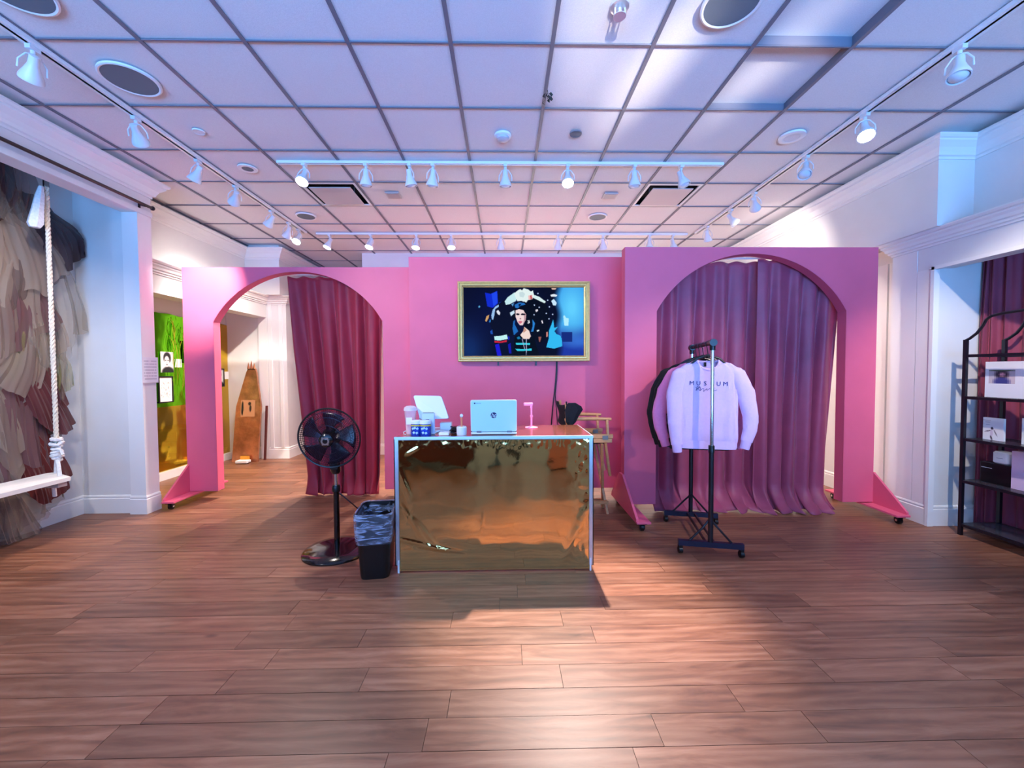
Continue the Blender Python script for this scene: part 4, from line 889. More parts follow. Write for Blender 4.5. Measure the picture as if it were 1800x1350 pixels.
def sweatshirt(label, pos, mtl, z_sh, wide, length, seed, lsl=(.12, .0), rsl=(.12, .0), rib=None, printed=False):
    """crew neck sweatshirt on a hanger, broad side facing the camera; pos = point on the rail"""
    P_ = Vector(pos); t = thing('sweatshirt', label, 'sweatshirt', (P_.x, P_.y, z_sh - length), 'sweatshirts on the rack')
    X = Vector((per.x, per.y, 0)); Y = Vector((dirr.x, dirr.y, 0)); hw = wide / 2
    C0 = Vector((P_.x, P_.y, 0))
    def wr(a, z, k=1.0): return .006 * k * noise.noise(Vector((a * 9 + seed, z * 5, seed * 2.1))) + .004 * k * noise.noise(Vector((a * 22 + seed, z * 9, 7)))
    N = 56; rings = []
    prof = [(0.0, .96, .026), (.05, .985, .03), (.3, .97, .032), (.6, .985, .03), (.8, 1.0, .034), (.88, .97, .036), (.93, .88, .035), (.97, .68, .031), (.99, .46, .028), (1.0, .32, .025)]
    def pw(tq):
        for (a, w0, d0), (b, w1, d1) in zip(prof, prof[1:]):
            if tq <= b: k = (tq - a) / (b - a); return w0 + (w1 - w0) * k, d0 + (d1 - d0) * k
        return prof[-1][1:]
    for i in range(25):
        tq = i / 24; w, d = pw(tq); z = z_sh - length + length * tq; ring = []
        for j in range(N):
            a = 2 * pi * j / N; ca, sa = cos(a), sin(a)
            ex = math.copysign(abs(ca) ** .55, ca) * hw * w; ey = math.copysign(abs(sa) ** .8, sa) * d
            drop = (.075 if sa < 0 else .012) * max(0, 1 - (ex / .085) ** 2) * max(0, (tq - .9) / .1)
            fold = wr(a * .6, z, 1.6) + .010 * sin(ex * 34 + seed + 2 * tq) * (1 - tq) * (1 - .4 * tq)
            ring.append(C0 + X * ex + Y * (ey + math.copysign(1, sa) * fold * .7) + Vector((0, 0, z - drop)))
        rings.append(ring)
    body = MB().loft(rings, True, False).build('body', mtl, t, smooth=True)
    ribm = rib or mtl
    MB().loft([[C0 + X * (math.copysign(abs(cos(a)) ** .6, cos(a)) * hw * w) + Y * (math.copysign(abs(sin(a)) ** .8, sin(a)) * .033) + Vector((0, 0, z_sh - length + z)) for a in [2 * pi * j / 40 for j in range(40)]] for z, w in ((-.052, .93), (-.04, .95), (-.005, .96), (.012, .985))], True).build('hem_band', ribm, t, smooth=True)
    MB().tube([C0 + X * (.078 * cos(a)) + Y * (.034 * sin(a)) + Vector((0, 0, z_sh - .004 + (.070 * sin(a) if sin(a) < 0 else -.008 * sin(a)))) for a in [2 * pi * j / 28 for j in range(28)]], .0085, 6, True).build('collar', ribm, t, smooth=True)
    for s, (outw, lift) in ((-1, lsl), (1, rsl)):
        sh = C0 + X * s * (hw - .075) + Vector((0, 0, z_sh - .07))
        pts = [sh, sh + X * s * .058 + Vector((0, 0, -.045)), sh + X * s * (.085 + outw * .45) + Vector((0, 0, -.18)), sh + X * s * (.08 + outw) + Y * -.012 + Vector((0, 0, -.36)), sh + X * s * (.078 + outw * .93) + Y * -.018 + Vector((0, 0, -.46)), sh + X * s * (.07 + outw * .72) + Y * -.022 + Vector((0, 0, -.57 - lift))]
        rad = [(.035, .026), (.062, .034), (.066, .034), (.056, .032), (.05, .03), (.042, .026)]
        fine = []; fr_ = []
        for i in range(len(pts) - 1):
            for q in range(5):
                k = q / 5; fine.append(pts[i].lerp(pts[i + 1], k)); fr_.append(tuple(rad[i][e] * (1 - k) + rad[i + 1][e] * k for e in (0, 1)))
        fine.append(pts[-1]); fr_.append(rad[-1]); rg = []
        for i, p in enumerate(fine):
            d = (fine[min(i + 1, len(fine) - 1)] - fine[max(i - 1, 0)]).normalized(); sdv = d.cross(Y).normalized()
            rg.append([p + sdv * (fr_[i][0] * cos(a)) * (1 + .10 * noise.noise(Vector((i * .5, a * 2, seed + s)))) + Y * (fr_[i][1] * sin(a)) * (1 + .25 * noise.noise(Vector((i * .6, a * 2, seed + s + 3)))) for a in [2 * pi * j / 18 for j in range(18)]])
        MB().loft(rg, True, True).build('sleeve', mtl, t, smooth=True)
        e = pts[-1]; d = (pts[-1] - pts[-2]).normalized(); sdv = d.cross(Y).normalized()
        MB().loft([[e + d * o2 + sdv * (r1 * cos(a)) + Y * (r2 * sin(a)) for a in [2 * pi * j / 16 for j in range(16)]] for o2, r1, r2 in ((-.01, .043, .027), (.004, .037, .025), (.055, .035, .024), (.06, .032, .022))], True, True).build('cuff', ribm, t, smooth=True)
    # hanger, a thing of its own
    h = thing('clothes_hanger', 'black hanger holding the ' + label.replace(',', ' that is') if 'black' in label else 'black hanger holding the ' + label.split(',')[0], 'hanger', P_, 'hangers on the rack')
    top = Vector((P_.x, P_.y, 1.602))
    MB().tube([top + X * .02 + Vector((0, 0, .004)), top + X * .016 + Vector((0, 0, .018)), top + Vector((0, 0, .0225)), top + X * -.018 + Vector((0, 0, .014)), top + X * -.021 + Vector((0, 0, -.006)), top + X * -.01 + Vector((0, 0, -.025)), Vector((P_.x, P_.y, z_sh + .035))], .003, 6).build('hook', black_plastic, h, smooth=True)
    MB().tube([C0 + X * (-hw + .07) + Vector((0, 0, z_sh - .055)), C0 + X * -.08 + Vector((0, 0, z_sh + .012)), C0 + Vector((0, 0, z_sh + .038)), C0 + X * .08 + Vector((0, 0, z_sh + .012)), C0 + X * (hw - .07) + Vector((0, 0, z_sh - .055))], [.007, .01, .011, .01, .007], 8).build('shoulder_bar', black_plastic, h, smooth=True)
    if printed:
        ink = mat('indigo_ink', (52, 44, 104), .7)
        # front surface point: cast towards the rail from the camera side
        dg = bpy.context.evaluated_depsgraph_get(); yb = -.047
        base = C0 + Y * yb
        for i, ch in enumerate('MUSEUM'):
            xx = (i - 2.5) * .048 - .004; zz = z_sh - .178 - .006 * (i / 5)
            o2 = text_mesh('letter', ch, .046, frame_mtx(base + X * xx + Vector((0, 0, zz)), X, (0, 0, 1)), ink, t, extrude=.0012)
            stick(o2, body)
        sq = []
        for q in range(60):
            k = q / 59; sq.append(base + X * (-.085 + .15 * k + .006 * sin(k * 40) - .012) + Vector((0, 0, z_sh - .225 + .012 * sin(k * 38 + 1) * (1.3 - k) + .006 * sin(k * 11))))
        o2 = MB().tube(sq, .0017, 4).build('script_print', ink, t); stick(o2, body)
        o2 = MB().tube([base + X * (-.092) + Vector((0, 0, z_sh - .235)), base + X * (-.082) + Vector((0, 0, z_sh - .20)), base + X * (-.066) + Vector((0, 0, z_sh - .205)), base + X * (-.074) + Vector((0, 0, z_sh - .222)), base + X * (-.066) + Vector((0, 0, z_sh - .235))], .0022, 4).build('script_print', ink, t); stick(o2, body)
        MB().box(C0 + X * -.025 + Y * .022 + Vector((0, 0, z_sh - .05)), C0 + X * -.006 + Y * .026 + Vector((0, 0, z_sh - .015))).build('neck_label', black_cloth, t)
    return t
def stick(o, body):
    """lay flat print on the cloth: move every vertex along the rail direction onto the body surface"""
    from mathutils.bvhtree import BVHTree
    bv = BVHTree.FromPolygons([v.co for v in body.data.vertices], [tuple(p.vertices) for p in body.data.polygons])
    Y = Vector((dirr.x, dirr.y, 0))
    vs = o.data.vertices; mn = min(v.co.dot(Y) for v in vs)
    for v in vs:
        h, nn, ii, dd = bv.ray_cast(v.co - Y * .3, Y)
        if h is not None:
            k = v.co.dot(Y) - mn
            v.co = h - Y * (.0028 - min(k, .002))
lilac = mat('lilac_fleece', (226, 190, 232), .85, noise_s=60, noise_a=.03, bump=.15, bump_s=240)
rose = mat('rose_fleece', (226, 128, 176), .85, noise_s=60, noise_a=.04, bump=.15, bump_s=240)
at = lambda s: A + dirr * s
sweatshirt('pale lilac sweatshirt printed MUSEUM, front of the rack', tuple(at(.12))[:2] + (1.602,), lilac, 1.475, .445, .635, 1.3, (.015, .02), (.075, -.02), printed=True)
sweatshirt('rose pink sweatshirt, second on the rack', tuple(at(.26))[:2] + (1.602,), rose, 1.475, .47, .64, 4.2, (.10, .0), (.05, .0))
sweatshirt('black sweatshirt, third on the rack', tuple(at(.38))[:2] + (1.602,), black_cloth, 1.47, .50, .685, 6.1, (.08, .02), (.03, .02))
sweatshirt('black sweatshirt, last on the rack', tuple(at(.50))[:2] + (1.602,), black_cloth, 1.47, .52, .69, 8.7, (.09, .02), (.03, .02))

# ------------------------------------------------------------------ left alcove: curtain rod, swing, tulle, notice
t = thing('curtain_rod', 'black curtain rod along the beam above the tulle alcove', 'curtain rod', (-3.49, 3.0, 3.03))
MB().cyl((-3.485, .5, 3.03), (-3.485, 4.20, 3.03), .014, n=12).build('rod', black_metal, t, smooth=True)
MB().sphere((-3.485, 4.215, 3.03), .022, 12).build('finial', black_metal, t, smooth=True)
for y in (.8, 2.93, 4.12): MB().box((-3.536, y - .012, 3.0), (-3.53, y + .012, 3.06)).bar((-3.53, y, 3.03), (-3.475, y, 3.012), .014, .01).build('bracket', black_metal, t)

t = thing('rope_swing', 'white plank swing hanging on thick knotted rope in the alcove', 'swing', (-3.8, 3.2, .5))
seat_m = mat('white_plank', (232, 230, 224), .55, noise_s=5, noise_a=.05, stretch=(8, 1, 1))
SZ = .535
MB().prism([(-3.62, 2.2, SZ), (-3.96, 2.2, SZ), (-3.96, 3.62, SZ), (-3.92, 3.64, SZ), (-3.62, 3.48, SZ)], (0, 0, -.032)).build('seat', seat_m, t)
for y in (2.36, 3.43): MB().box((-3.95, y - .035, SZ - .07), (-3.635, y + .035, SZ - .0325)).build('cleat', mat('cleat_wood', (186, 168, 160), .6), t)
for y0, y1 in ((3.56, 3.55), (2.3, 2.3)):
    x0 = -3.81; mb = MB()
    for q in range(3):
        pts = []
        for k in range(150):
            z = 2.95 - (2.95 - .80) * k / 149; a = 2 * pi * q / 3 + z * 58
            pts.append((x0 + .0085 * cos(a), y0 + .0085 * sin(a), z))
        mb.tube(pts, .0095, 5)
    rp = mb.build('rope', rope_m, t, smooth=True)
    mb = MB()
    for q in range(6):
        z = .83 - .032 * q; rr_ = .028 + .006 * sin(q * 2.1)
        mb.tube([(x0 + (rr_ + .004 * sin(q)) * cos(a), y0 + rr_ * sin(a), z + .012 * sin(a * .5 + q)) for a in [2 * pi * j / 12 for j in range(12)]], .015, 6, True)
    mb.tube([(x0 + .02, y0 - .02, .76), (x0 + .065, y0 - .03, .75), (x0 + .085, y0 - .035, .71)], .012, 6)
    mb.build('knot', mat('knot_rope', (226, 226, 224), .85, noise_s=60, noise_a=.12), rp, smooth=True)
    for dx, dy in ((.07, -.05), (-.07, .05)):
        MB().tube([(x0, y0, .68), (x0 + dx * .6, y0 + dy * .6, .61), (x0 + dx, y0 + dy, SZ + .002), (x0 + dx, y0 + dy, SZ - .03)], .014, 7).build('rope_end', MATS['knot_rope'], rp, smooth=True)
    MB().tube([(x0 + .07, y0 - .10, SZ - .07), (x0 + .073, y0 - .10, SZ - .12), (x0 + .07, y0 - .095, SZ - .16)], .014, 6).build('rope_tail', MATS['knot_rope'], rp, smooth=True)
    MB().loft([[(x0 + .0 + dx * w, y0 - .045 + dy * w - (2.9 - z) * .16, z) for dx, dy in ((-1, -.6), (-.2, -1), (.9, -.5), (1, .5), (.1, 1), (-.8, .7))] for z, w in ((2.94, .014), (2.86, .026), (2.74, .034), (2.62, .045), (2.585, .03))], True, True).build('loop_tie', MATS['knot_rope'], rp, smooth=True)
    MB().lathe([(.02, .30), (.02, .0), (.008, -.0)], (x0, y0, 2.955), n=12).box((x0 - .05, y0 - .05, 3.28), (x0 + .05, y0 + .05, 3.30)).build('ceiling_hook', chrome, rp)

t = thing('tulle_installation', 'wall of layered tulle skirts in taupe, plum, peach and ivory', 'tulle', (-4.15, 3.1, 0))
PAL = [((124, 104, 100), .62), ((74, 54, 60), .85), ((156, 136, 124), .6), ((184, 168, 152), .55), ((112, 50, 54), .9), ((210, 192, 168), .6), ((230, 168, 130), .85), ((222, 200, 146), .75), ((230, 220, 202), .7), ((130, 92, 96), .7), ((184, 168, 148), .38), ((118, 40, 38), .95), ((166, 158, 100), .5)]
TM = [tulle_mat('tulle_%d' % i, c, a) for i, (c, a) in enumerate(PAL)]
rng = random.Random(21)
def tulle(y, z, w, h, out, ci, seed, x0=-4.185):
    rg_ = random.Random(seed); ph = [rg_.uniform(0, 6.3) for _ in range(8)]; sk = rg_.uniform(-.45, .45); k1 = rg_.uniform(2.5, 5); tip = rg_.uniform(-.8, .8); wst = rg_.uniform(.12, .4)
    def fn(u, v):
        uu = u * 2 - 1; ww = w * (wst + (1 - wst) * v ** .6)
        yy = y + uu * ww + sk * h * v * .5 + .04 * sin(4 * v + ph[0]) * v
        rag = .62 + .38 * max(0, 1 - abs(uu - tip) / 1.5) + .10 * noise.noise(Vector((u * 4.1 + seed, seed * .37, 1)))
        zz = z - h * v * rag + .06 * noise.noise(Vector((u * 2.5, v * 2, seed)))
        zz = min(zz, 3.28)
        xx = x0 + out * (.1 + .9 * sin(min(1, v * 1.15) * pi * .55)) * (1 - .5 * uu * uu) + .045 * v * sin(k1 * uu * 2 + ph[1] + 1.6 * v) + .016 * v * sin(k1 * 5.3 * uu + ph[2] + v) + .03 * noise.noise(Vector((u * 3, v * 3, seed)))
        xx += .022 * v * sin(k1 * 9 * uu + ph[3] + 2 * v) + .03 * noise.noise(Vector((u * 7, v * 4, seed + 9)))
        q = max(xx + 4.19, .004); return (-4.19 + .225 * (1 - math.exp(-q / .19)), min(yy, 4.12), max(zz, .01 + .012 * v))
    MB().grid(fn, 40, 18).build('tulle_layer', TM[ci], t, smooth=True)
sd = 0
MB().grid(lambda u, v: (-4.172 + .012 * sin(u * 40) + .01 * sin(v * 9 + u * 7), 1.9 + 1.72 * u + .06 * sin(v * 5), 3.25 - 2.75 * v), 60, 20).build('lining_cloth', tulle_mat('tulle_lining', (104, 62, 64), 1), t, smooth=True)
for row, (z, h, ys, cols, out, w) in enumerate((
        (3.26, .80, (2.2, 2.6, 2.95, 3.2, 3.45, 3.62), (1, 0, 1, 2, 1, 0), .22, .42),  # dark mauve top row: shadow at the alcove top put into the tulle colour
        (2.95, .95, (2.1, 2.5, 2.85, 3.15, 3.38, 3.6), (0, 3, 12, 2, 3, 0), .26, .38),
        (2.60, .85, (2.2, 2.6, 2.9, 3.12, 3.36, 3.55), (4, 2, 5, 4, 9, 3), .26, .34),
        (2.28, .85, (2.0, 2.45, 2.8, 3.0, 3.24, 3.45, 3.58), (5, 6, 6, 3, 6, 9, 12), .28, .28),
        (1.95, .90, (2.2, 2.6, 2.92, 3.15, 3.38, 3.55), (8, 5, 7, 8, 3, 4), .28, .34),
        (1.62, .95, (2.0, 2.45, 2.8, 3.02, 3.25, 3.46, 3.56), (8, 7, 7, 5, 3, 9, 4), .29, .30),
        (1.25, .90, (2.2, 2.6, 2.92, 3.14, 3.36, 3.52), (8, 8, 5, 3, 9, 11), .30, .30),
        (.92, .92, (2.1, 2.5, 2.82, 3.06, 3.3), (8, 8, 10, 8, 10), .28, .34))):
    for y, ci in zip(ys, cols):
        sd += 1; tulle(y + rng.uniform(-.08, .08), z + rng.uniform(-.1, .06), w * rng.uniform(.8, 1.25), h * rng.uniform(.85, 1.2), out * rng.uniform(.7, 1.05), ci, sd * 3.7)
        if sd % 2: tulle(y + rng.uniform(-.15, .15), z + rng.uniform(-.25, .1), w * rng.uniform(.5, .9), h * rng.uniform(.7, 1.1), out * 1.1, (10, 3, 2, 5, 0)[sd % 5], sd * 5.1)
for y, z, w, h, ci in ((3.78, 2.98, .34, .6, 1), (3.82, 2.8, .22, 1.3, 10), (3.80, 2.3, .2, 1.1, 10), (3.76, 1.85, .2, .7, 12), (3.62, 1.3, .2, .5, 2), (3.5, .62, .3, .62, 10), (3.3, .52, .34, .52, 8), (3.66, 2.4, .26, .9, 3), (3.72, 1.5, .14, .9, 11)):
    sd += 1; tulle(y, z, w, h, .14, ci, sd * 2.9)

# notice on the jamb post
def lines_print(u, v):
    if .1 < u < .9 and .08 < v < .9 and int(v * 17) % 2 == 0 and noise.noise(Vector((u * 26, int(v * 17) * 3.3, 0))) > -.35: return (196, 198, 206)
    return (230, 232, 236)
t = thing('wall_notice', 'white printed notice sheet taped to the white post', 'notice', (-3.549, 4.19, 1.43))
picture('sheet', (-3.5385, 4.10, 1.30), (0, .185, 0), (.001, 0, .25), 30, 51, lines_print, print_mat('notice_print'), t)
MB().box((-3.5425, 4.098, 1.297), (-3.540, 4.287, 1.553)).build('backing', paper, t)
MB().box((-3.5495, 4.16, 1.50), (-3.5425, 4.22, 1.54)).build('tape', paper, t)

# ------------------------------------------------------------------ gold film alcove on the left
t = thing('film_backdrop', 'crinkled mirror film wall in gold and green lining the left alcove', 'film backdrop', (-4.45, 5.4, .1))
def wallfilm(y0, y1, z0, z1, x, am):
    return lambda u, v: (x + am * noise.noise(Vector(((y0 + (y1 - y0) * u) * 3.1, (z0 + (z1 - z0) * v) * 2.3, 2))) + am * .5 * noise.noise(Vector(((y0 + (y1 - y0) * u) * 9, (z0 + (z1 - z0) * v) * 7, 5))) + am * .3, y0 + (y1 - y0) * u, z0 + (z1 - z0) * v + (.02 * noise.noise(Vector((u * 6, 0, 3))) if v == 1 else 0))
MB().grid(wallfilm(4.32, 6.735, .11, 2.15, -4.456, .005), 70, 60).build('gold_sheet', gold_side, t, smooth=True)
MB().grid(wallfilm(4.9, 6.05, .95, 2.17, -4.444, .006), 50, 50).build('green_sheet', green_film, t, smooth=True)
for q in range(26):
    y = rng.uniform(5.55, 5.95); z = rng.uniform(1.75, 2.15); L = rng.uniform(.3, .9); w = rng.uniform(.006, .014)
    tw = rng.uniform(-.25, .25)
    MB().grid(lambda u, v: (-4.425 + .025 * sin(pi * v) + .01 * sin(v * 9 + q), y + (u - .5) * w * (1 - .6 * v) + tw * v * .4 + .02 * sin(v * 5 + q), z - L * v + .05 * sin(pi * v)), 1, 10).build('tinsel_strand', (green_film if q % 3 else gold_side), t)
def hung(name, label, y0, z0, y1, z1, fn, frame=None, cat='picture', nw=26, nh=34, x=-4.425):
    t2 = thing(name, label, cat, (x, (y0 + y1) / 2, z0))
    picture('print', (x + .004, y1, z0), (0, y0 - y1, 0), (0, 0, z1 - z0), nw, nh, lambda u, v: fn(1 - u, v), PRN, t2)
    b = MB()
    if frame:
        for a, c in (((y0 - .016, z0 - .016), (y1 + .016, z0)), ((y0 - .016, z1), (y1 + .016, z1 + .016)), ((y0 - .016, z0), (y0, z1)), ((y1, z0), (y1 + .016, z1))): b.box((x, a[0], a[1]), (x + .014, c[0], c[1]))
        b.build('frame', frame, t2)
    MB().box((x - .004, y0, z0), (x + .0035, y1, z1)).build('backing', paper, t2)
PRN = print_mat('wall_print')
def portrait(u, v):
    v = 1 - v; c = (214, 214, 214); c = mixc(c, (16, 16, 18), blob(u, v, .5, .3, .3, .28, .12)); c = mixc(c, (18, 18, 20), blob(u, v, .55, 1.0, .5, .28, .15))
    c = mixc(c, (225, 222, 220), blob(u, v, .47, .46, .2, .26, .12))
    for q in ((.38, .42), (.57, .42)): c = mixc(c, (30, 30, 30), blob(u, v, q[0], q[1], .06, .03, .3))
    c = mixc(c, (90, 80, 80), blob(u, v, .47, .62, .08, .025, .4)); c = mixc(c, (150, 146, 144), blob(u, v, .48, .52, .025, .05, .4)); return c
def sketch(u, v): return mixc((228, 228, 224), (90, 90, 92), max(0, noise.noise(Vector((u * 9, v * 11, 3))) * 1.1 - .05) if .15 < u < .85 and .15 < v < .85 else 0)
def strokes(u, v):
    if abs(v - .78 - .18 * u) < .02 and u > .2: return (30, 30, 34)
    if abs(v - .45 - .1 * sin(u * 3)) < .016 and u > .1: return (40, 40, 44)
    if abs(u - .55) < .05 and abs(v - .28) < .05: return (40, 40, 44)
    return (236, 236, 234)
hung('portrait_photo', 'black and white portrait photo on the green film', 5.40, 1.40, 5.60, 1.67, portrait)
hung('framed_sketch', 'black framed grey pencil sketch below the portrait photo', 5.36, 1.02, 5.56, 1.335, sketch, black_plastic)
hung('paper_note', 'blank white card right of the portrait photo', 5.63, 1.47, 5.74, 1.58, lambda u, v: (238, 238, 236), None, 'card', 4, 4)
hung('dark_frame', 'narrow black frame half hidden by the left pink wall', 5.80, 1.55, 5.98, 1.82, lambda u, v: (40, 40, 44), black_plastic, 'picture', 4, 4)
hung('framed_portrait', 'black framed portrait on the gold film seen through the arch', 6.38, 1.19, 6.57, 1.44, portrait, black_plastic)
hung('line_drawing', 'white poster with black pen strokes seen through the arch', 6.34, .72, 6.50, 1.165, strokes, None, 'poster')
hung('paper_note', 'blank white card beside the framed portrait on the gold film', 6.61, 1.29, 6.70, 1.41, lambda u, v: (238, 238, 234), None, 'card', 4, 4)

t = thing('ironing_board', 'bronze ironing board leaning upright in the corner of the left alcove', 'ironing board', (-4.05, 6.45, 0))
bronze = mat('bronze_cloth', (196, 132, 96), .3, .75, noise_s=7, noise_a=.3, bump=1, bump_s=11)
def ibp(x, z): return (x, 6.45 + .16 * z / 1.5, z)
outl = [(-4.245, .0), (-3.85, .0), (-3.83, .86), (-3.925, 1.40), (-3.945, 1.455), (-4.055, 1.455), (-4.08, 1.40), (-4.215, .86)]
MB().prism([ibp(x, z) for x, z in outl], (0, .035, .002)).build('board', bronze, t)
for x, hh in ((-4.045, .10), (-4.0, .13), (-3.955, .09)): MB().lathe([(.022, 0), (.012, hh * .5), (.003, hh)], ibp(x, 1.45), n=10).build('pointed_tip', bronze, t)
MB().box((-4.06, 6.60, 1.44), (-3.94, 6.608, 1.455)).build('tip_band', black_metal, t)
picture('printed_patch', (-4.14, 6.45 + .16 * .70 / 1.5 - .003, .70), (.22, 0, 0), (0, .0277, .26), 22, 26, lambda u, v: mixc((196, 140, 100), (24, 18, 16), max(blob(u, v, .12, .5, .08, .4, .2), blob(u, v, .62, .78, .1, .1, .3), blob(u, v, .68, .5, .07, .2, .3))), PRN, t)
MB().bar((-3.82, 6.60, .0), (-3.80, 6.65, .86), .03, .02, (0, 1, 0)).build('leg', mat('dark_tube', (96, 44, 40), .5), t)
t = thing('iron_box', 'small yellow and white packets at the foot of the ironing board', 'packet', (-4.02, 6.36, 0))
MB().box((-4.10, 6.30, .012), (-3.92, 6.41, .05), .008).build('white_packet', paper, t)
MB().box((-4.085, 6.345, .0), (-3.93, 6.415, .012)).build('dark_base', black_plastic, t)
MB().box((-4.085, 6.40, .05), (-3.95, 6.425, .10), .004).build('yellow_packet', mat('packet_yellow', (232, 160, 50), .5), t)

t = thing('wooden_dresser', 'carved pale wooden dresser seen dimly behind the gold film', 'dresser', (-4.9, 6.2, 0))
dw = mat('dresser_oak', (206, 164, 96), .5, noise_s=5, noise_a=.15)
MB().box((-5.12, 5.98, .1), (-4.66, 6.46, .56), .01).build('body', dw, t); MB().box((-5.15, 5.95, .56), (-4.63, 6.49, .59), .006).build('top', dw, t)
for x in (-5.1, -4.72):
    for y in (6.0, 6.39): MB().box((x, y, 0), (x + .05, y + .05, .1)).build('leg', dw, t)
for q in range(3):
    z = .125 + q * .145
    d_ = MB().box((-5.08, 5.964, z), (-4.70, 5.98, z + .13), .004).build('drawer', dw, t)
    for x in (-4.98, -4.80): MB().sphere((x, 5.955, z + .065), .014, 10).build('knob', black_metal, d_, smooth=True)

# ------------------------------------------------------------------ right alcove: drape, shelf rack and goods
def drape(u, v):
    path = [(4.165, 3.545), (4.20, 3.50), (4.27, 3.42), (4.33, 3.25), (4.36, 3.0), (4.37, 2.6), (4.37, 2.0), (4.37, 1.2)]
    k = u * (len(path) - 1); i = min(int(k), len(path) - 2); f = k - i
    x = path[i][0] * (1 - f) + path[i + 1][0] * f; y = path[i][1] * (1 - f) + path[i + 1][1] * f
    s = .022 * sin(u * 60 + .6 * sin(3 * v)) + .01 * sin(u * 133 + v)
    x += s * .7 + (.05 * max(0, .3 - v) * 2 if u < .12 else 0); y += s * .2 if u < .3 else 0
    return (min(x, 4.405), min(y, 3.55), 2.47 - 2.455 * v)
tag(MB().grid(drape, 180, 30).build('wall_drape', mat('maroon_drape', (140, 52, 78), .7, noise_s=6, noise_a=.08, sheen=.2), None, smooth=True, solid=.003), 'dusky maroon drape lining the alcove behind the shelf rack', 'curtain')
t = thing('shelf_rack', 'black metal display rack with arched top and glass shelves', 'shelf rack', (4.0, 2.8, 0))
RX0, RX1, RY0, RY1 = 3.84, 4.17, 2.16, 3.36
for x in (RX0, RX1):
    for y in (RY0, RY1): MB().box((x - .012, y - .012, 0), (x + .012, y + .012, 1.64)).build('post', black_metal, t)
    og = []
    ctl = [(0, 1.635), (.03, 1.65), (.08, 1.69), (.115, 1.74), (.14, 1.79), (.175, 1.815), (.25, 1.825)]
    for q, z in ctl: og.append((x, RY1 - q, z))
    og += [(x, (RY0 + RY1) / 2, 1.84)] + [(x, RY0 + q, z) for q, z in reversed(ctl)]
    MB().tube(og, .011, 8).build('arched_rail', black_metal, t, smooth=True)
    MB().bar((x, RY0, 1.505), (x, RY1, 1.505), .02, .024).build('top_bar', black_metal, t)
smoked = mat('smoked_glass', (70, 72, 84), .08, alpha=.55)
for z in (1.17, .82, .468, .10):
    for x in (RX0, RX1): MB().bar((x, RY0, z - .012), (x, RY1, z - .012), .018, .022).build('shelf_bar', black_metal, t)
    for y in (RY0, RY1): MB().bar((RX0, y, z - .012), (RX1, y, z - .012), .018, .022).build('shelf_bar', black_metal, t)
    MB().box((RX0 + .01, RY0 + .01, z - .009), (RX1 - .01, RY1 - .01, z)).build('glass_shelf', smoked, t)
for y in (RY0, RY1): MB().bar((RX0, y, 1.505), (RX1, y, 1.505), .018, .02).build('end_bar', black_metal, t)
def goods(name, label, cat, a, b, mtl, fn=None, nw=20, nh=24):
    t2 = thing(name, label, cat, ((a[0] + b[0]) / 2, (a[1] + b[1]) / 2, a[2]))
    MB().box(a, b).build('body', mtl, t2)
    if fn: picture('cover_print', (a[0] - .0015, b[1], a[2]), (0, a[1] - b[1], 0), (0, 0, b[2] - a[2]), nw, nh, fn, PRN, t2)
    return t2
def photo_box(u, v):
    v = 1 - v
    c = (234, 232, 236)
    if .04 < u < .26 and .22 < v < .62:
        c = (206, 190, 196); c = mixc(c, (60, 44, 56), blob(u, v, .15, .36, .06, .13, .3)); c = mixc(c, (240, 170, 180), blob(u, v, .155, .36, .025, .05, .4)); c = mixc(c, (60, 62, 130), blob(u, v, .15, .56, .07, .12, .3)); c = mixc(c, (84, 96, 70), blob(u, v, .15, .24, .11, .03, .4))
    return c
def dancer(u, v):
    v = 1 - v; c = (236, 232, 234)
    for a in ((.15, .62, .32, .58), (.32, .58, .45, .52), (.55, .55, .72, .78)):
        pass
    c = mixc(c, (46, 30, 50), blob(u, v, .45, .47, .06, .06, .3)); c = mixc(c, (60, 40, 60), blob(u, v, .28, .60, .16, .02, .5, -.25)); c = mixc(c, (60, 40, 60), blob(u, v, .62, .66, .15, .02, .5, 1.0))
    c = mixc(c, (214, 196, 214), blob(u, v, .43, .68, .07, .14, .3)); c = mixc(c, (60, 40, 60), blob(u, v, .42, .9, .04, .1, .4, -.4))
    if (abs(v - .13) < .012 and u < .4) or (abs(v - .22) < .012 and .1 < u < .35) or (abs(v - .33) < .012 and .15 < u < .35): c = (190, 186, 196)
    return c
goods('photo_box', 'wide white box with a small portrait photo on the top shelf', 'box', (3.93, 2.55, 1.17), (3.98, 3.29, 1.455), paper, photo_box, 60, 26)
goods('dancer_card', 'white book with a dancing figure on its cover', 'book', (3.955, 3.175, .82), (3.972, 3.315, 1.0), paper, dancer, 28, 36)
goods('small_card', 'white card with green drawing at the right of the second shelf', 'card', (3.955, 2.92, .82), (3.966, 3.06, 1.02), paper, lambda u, v: mixc((230, 236, 236), (60, 110, 90), blob(u, v, .5, .4, .3, .16, .5)))
t = thing('black_box', 'black gift box with white lettering on the third shelf', 'box', (3.99, 3.22, .468))
MB().box((3.95, 3.115, .468), (4.08, 3.325, .635), .006).build('body', black_plastic, t)
MB().box((3.9488, 3.24, .588), (3.9502, 3.315, .592)).build('lettering', paper, t)
t = thing('white_jar_box', 'rounded white carton standing on the black gift box', 'carton', (4.0, 3.2, .635))
MB().box((3.955, 3.145, .635), (4.04, 3.25, .735), .02).build('body', white_plastic, t, smooth=True)
MB().box((3.9538, 3.175, .68), (3.9552, 3.215, .684)).build('lettering', mat('grey_print', (150, 152, 162), .6), t)
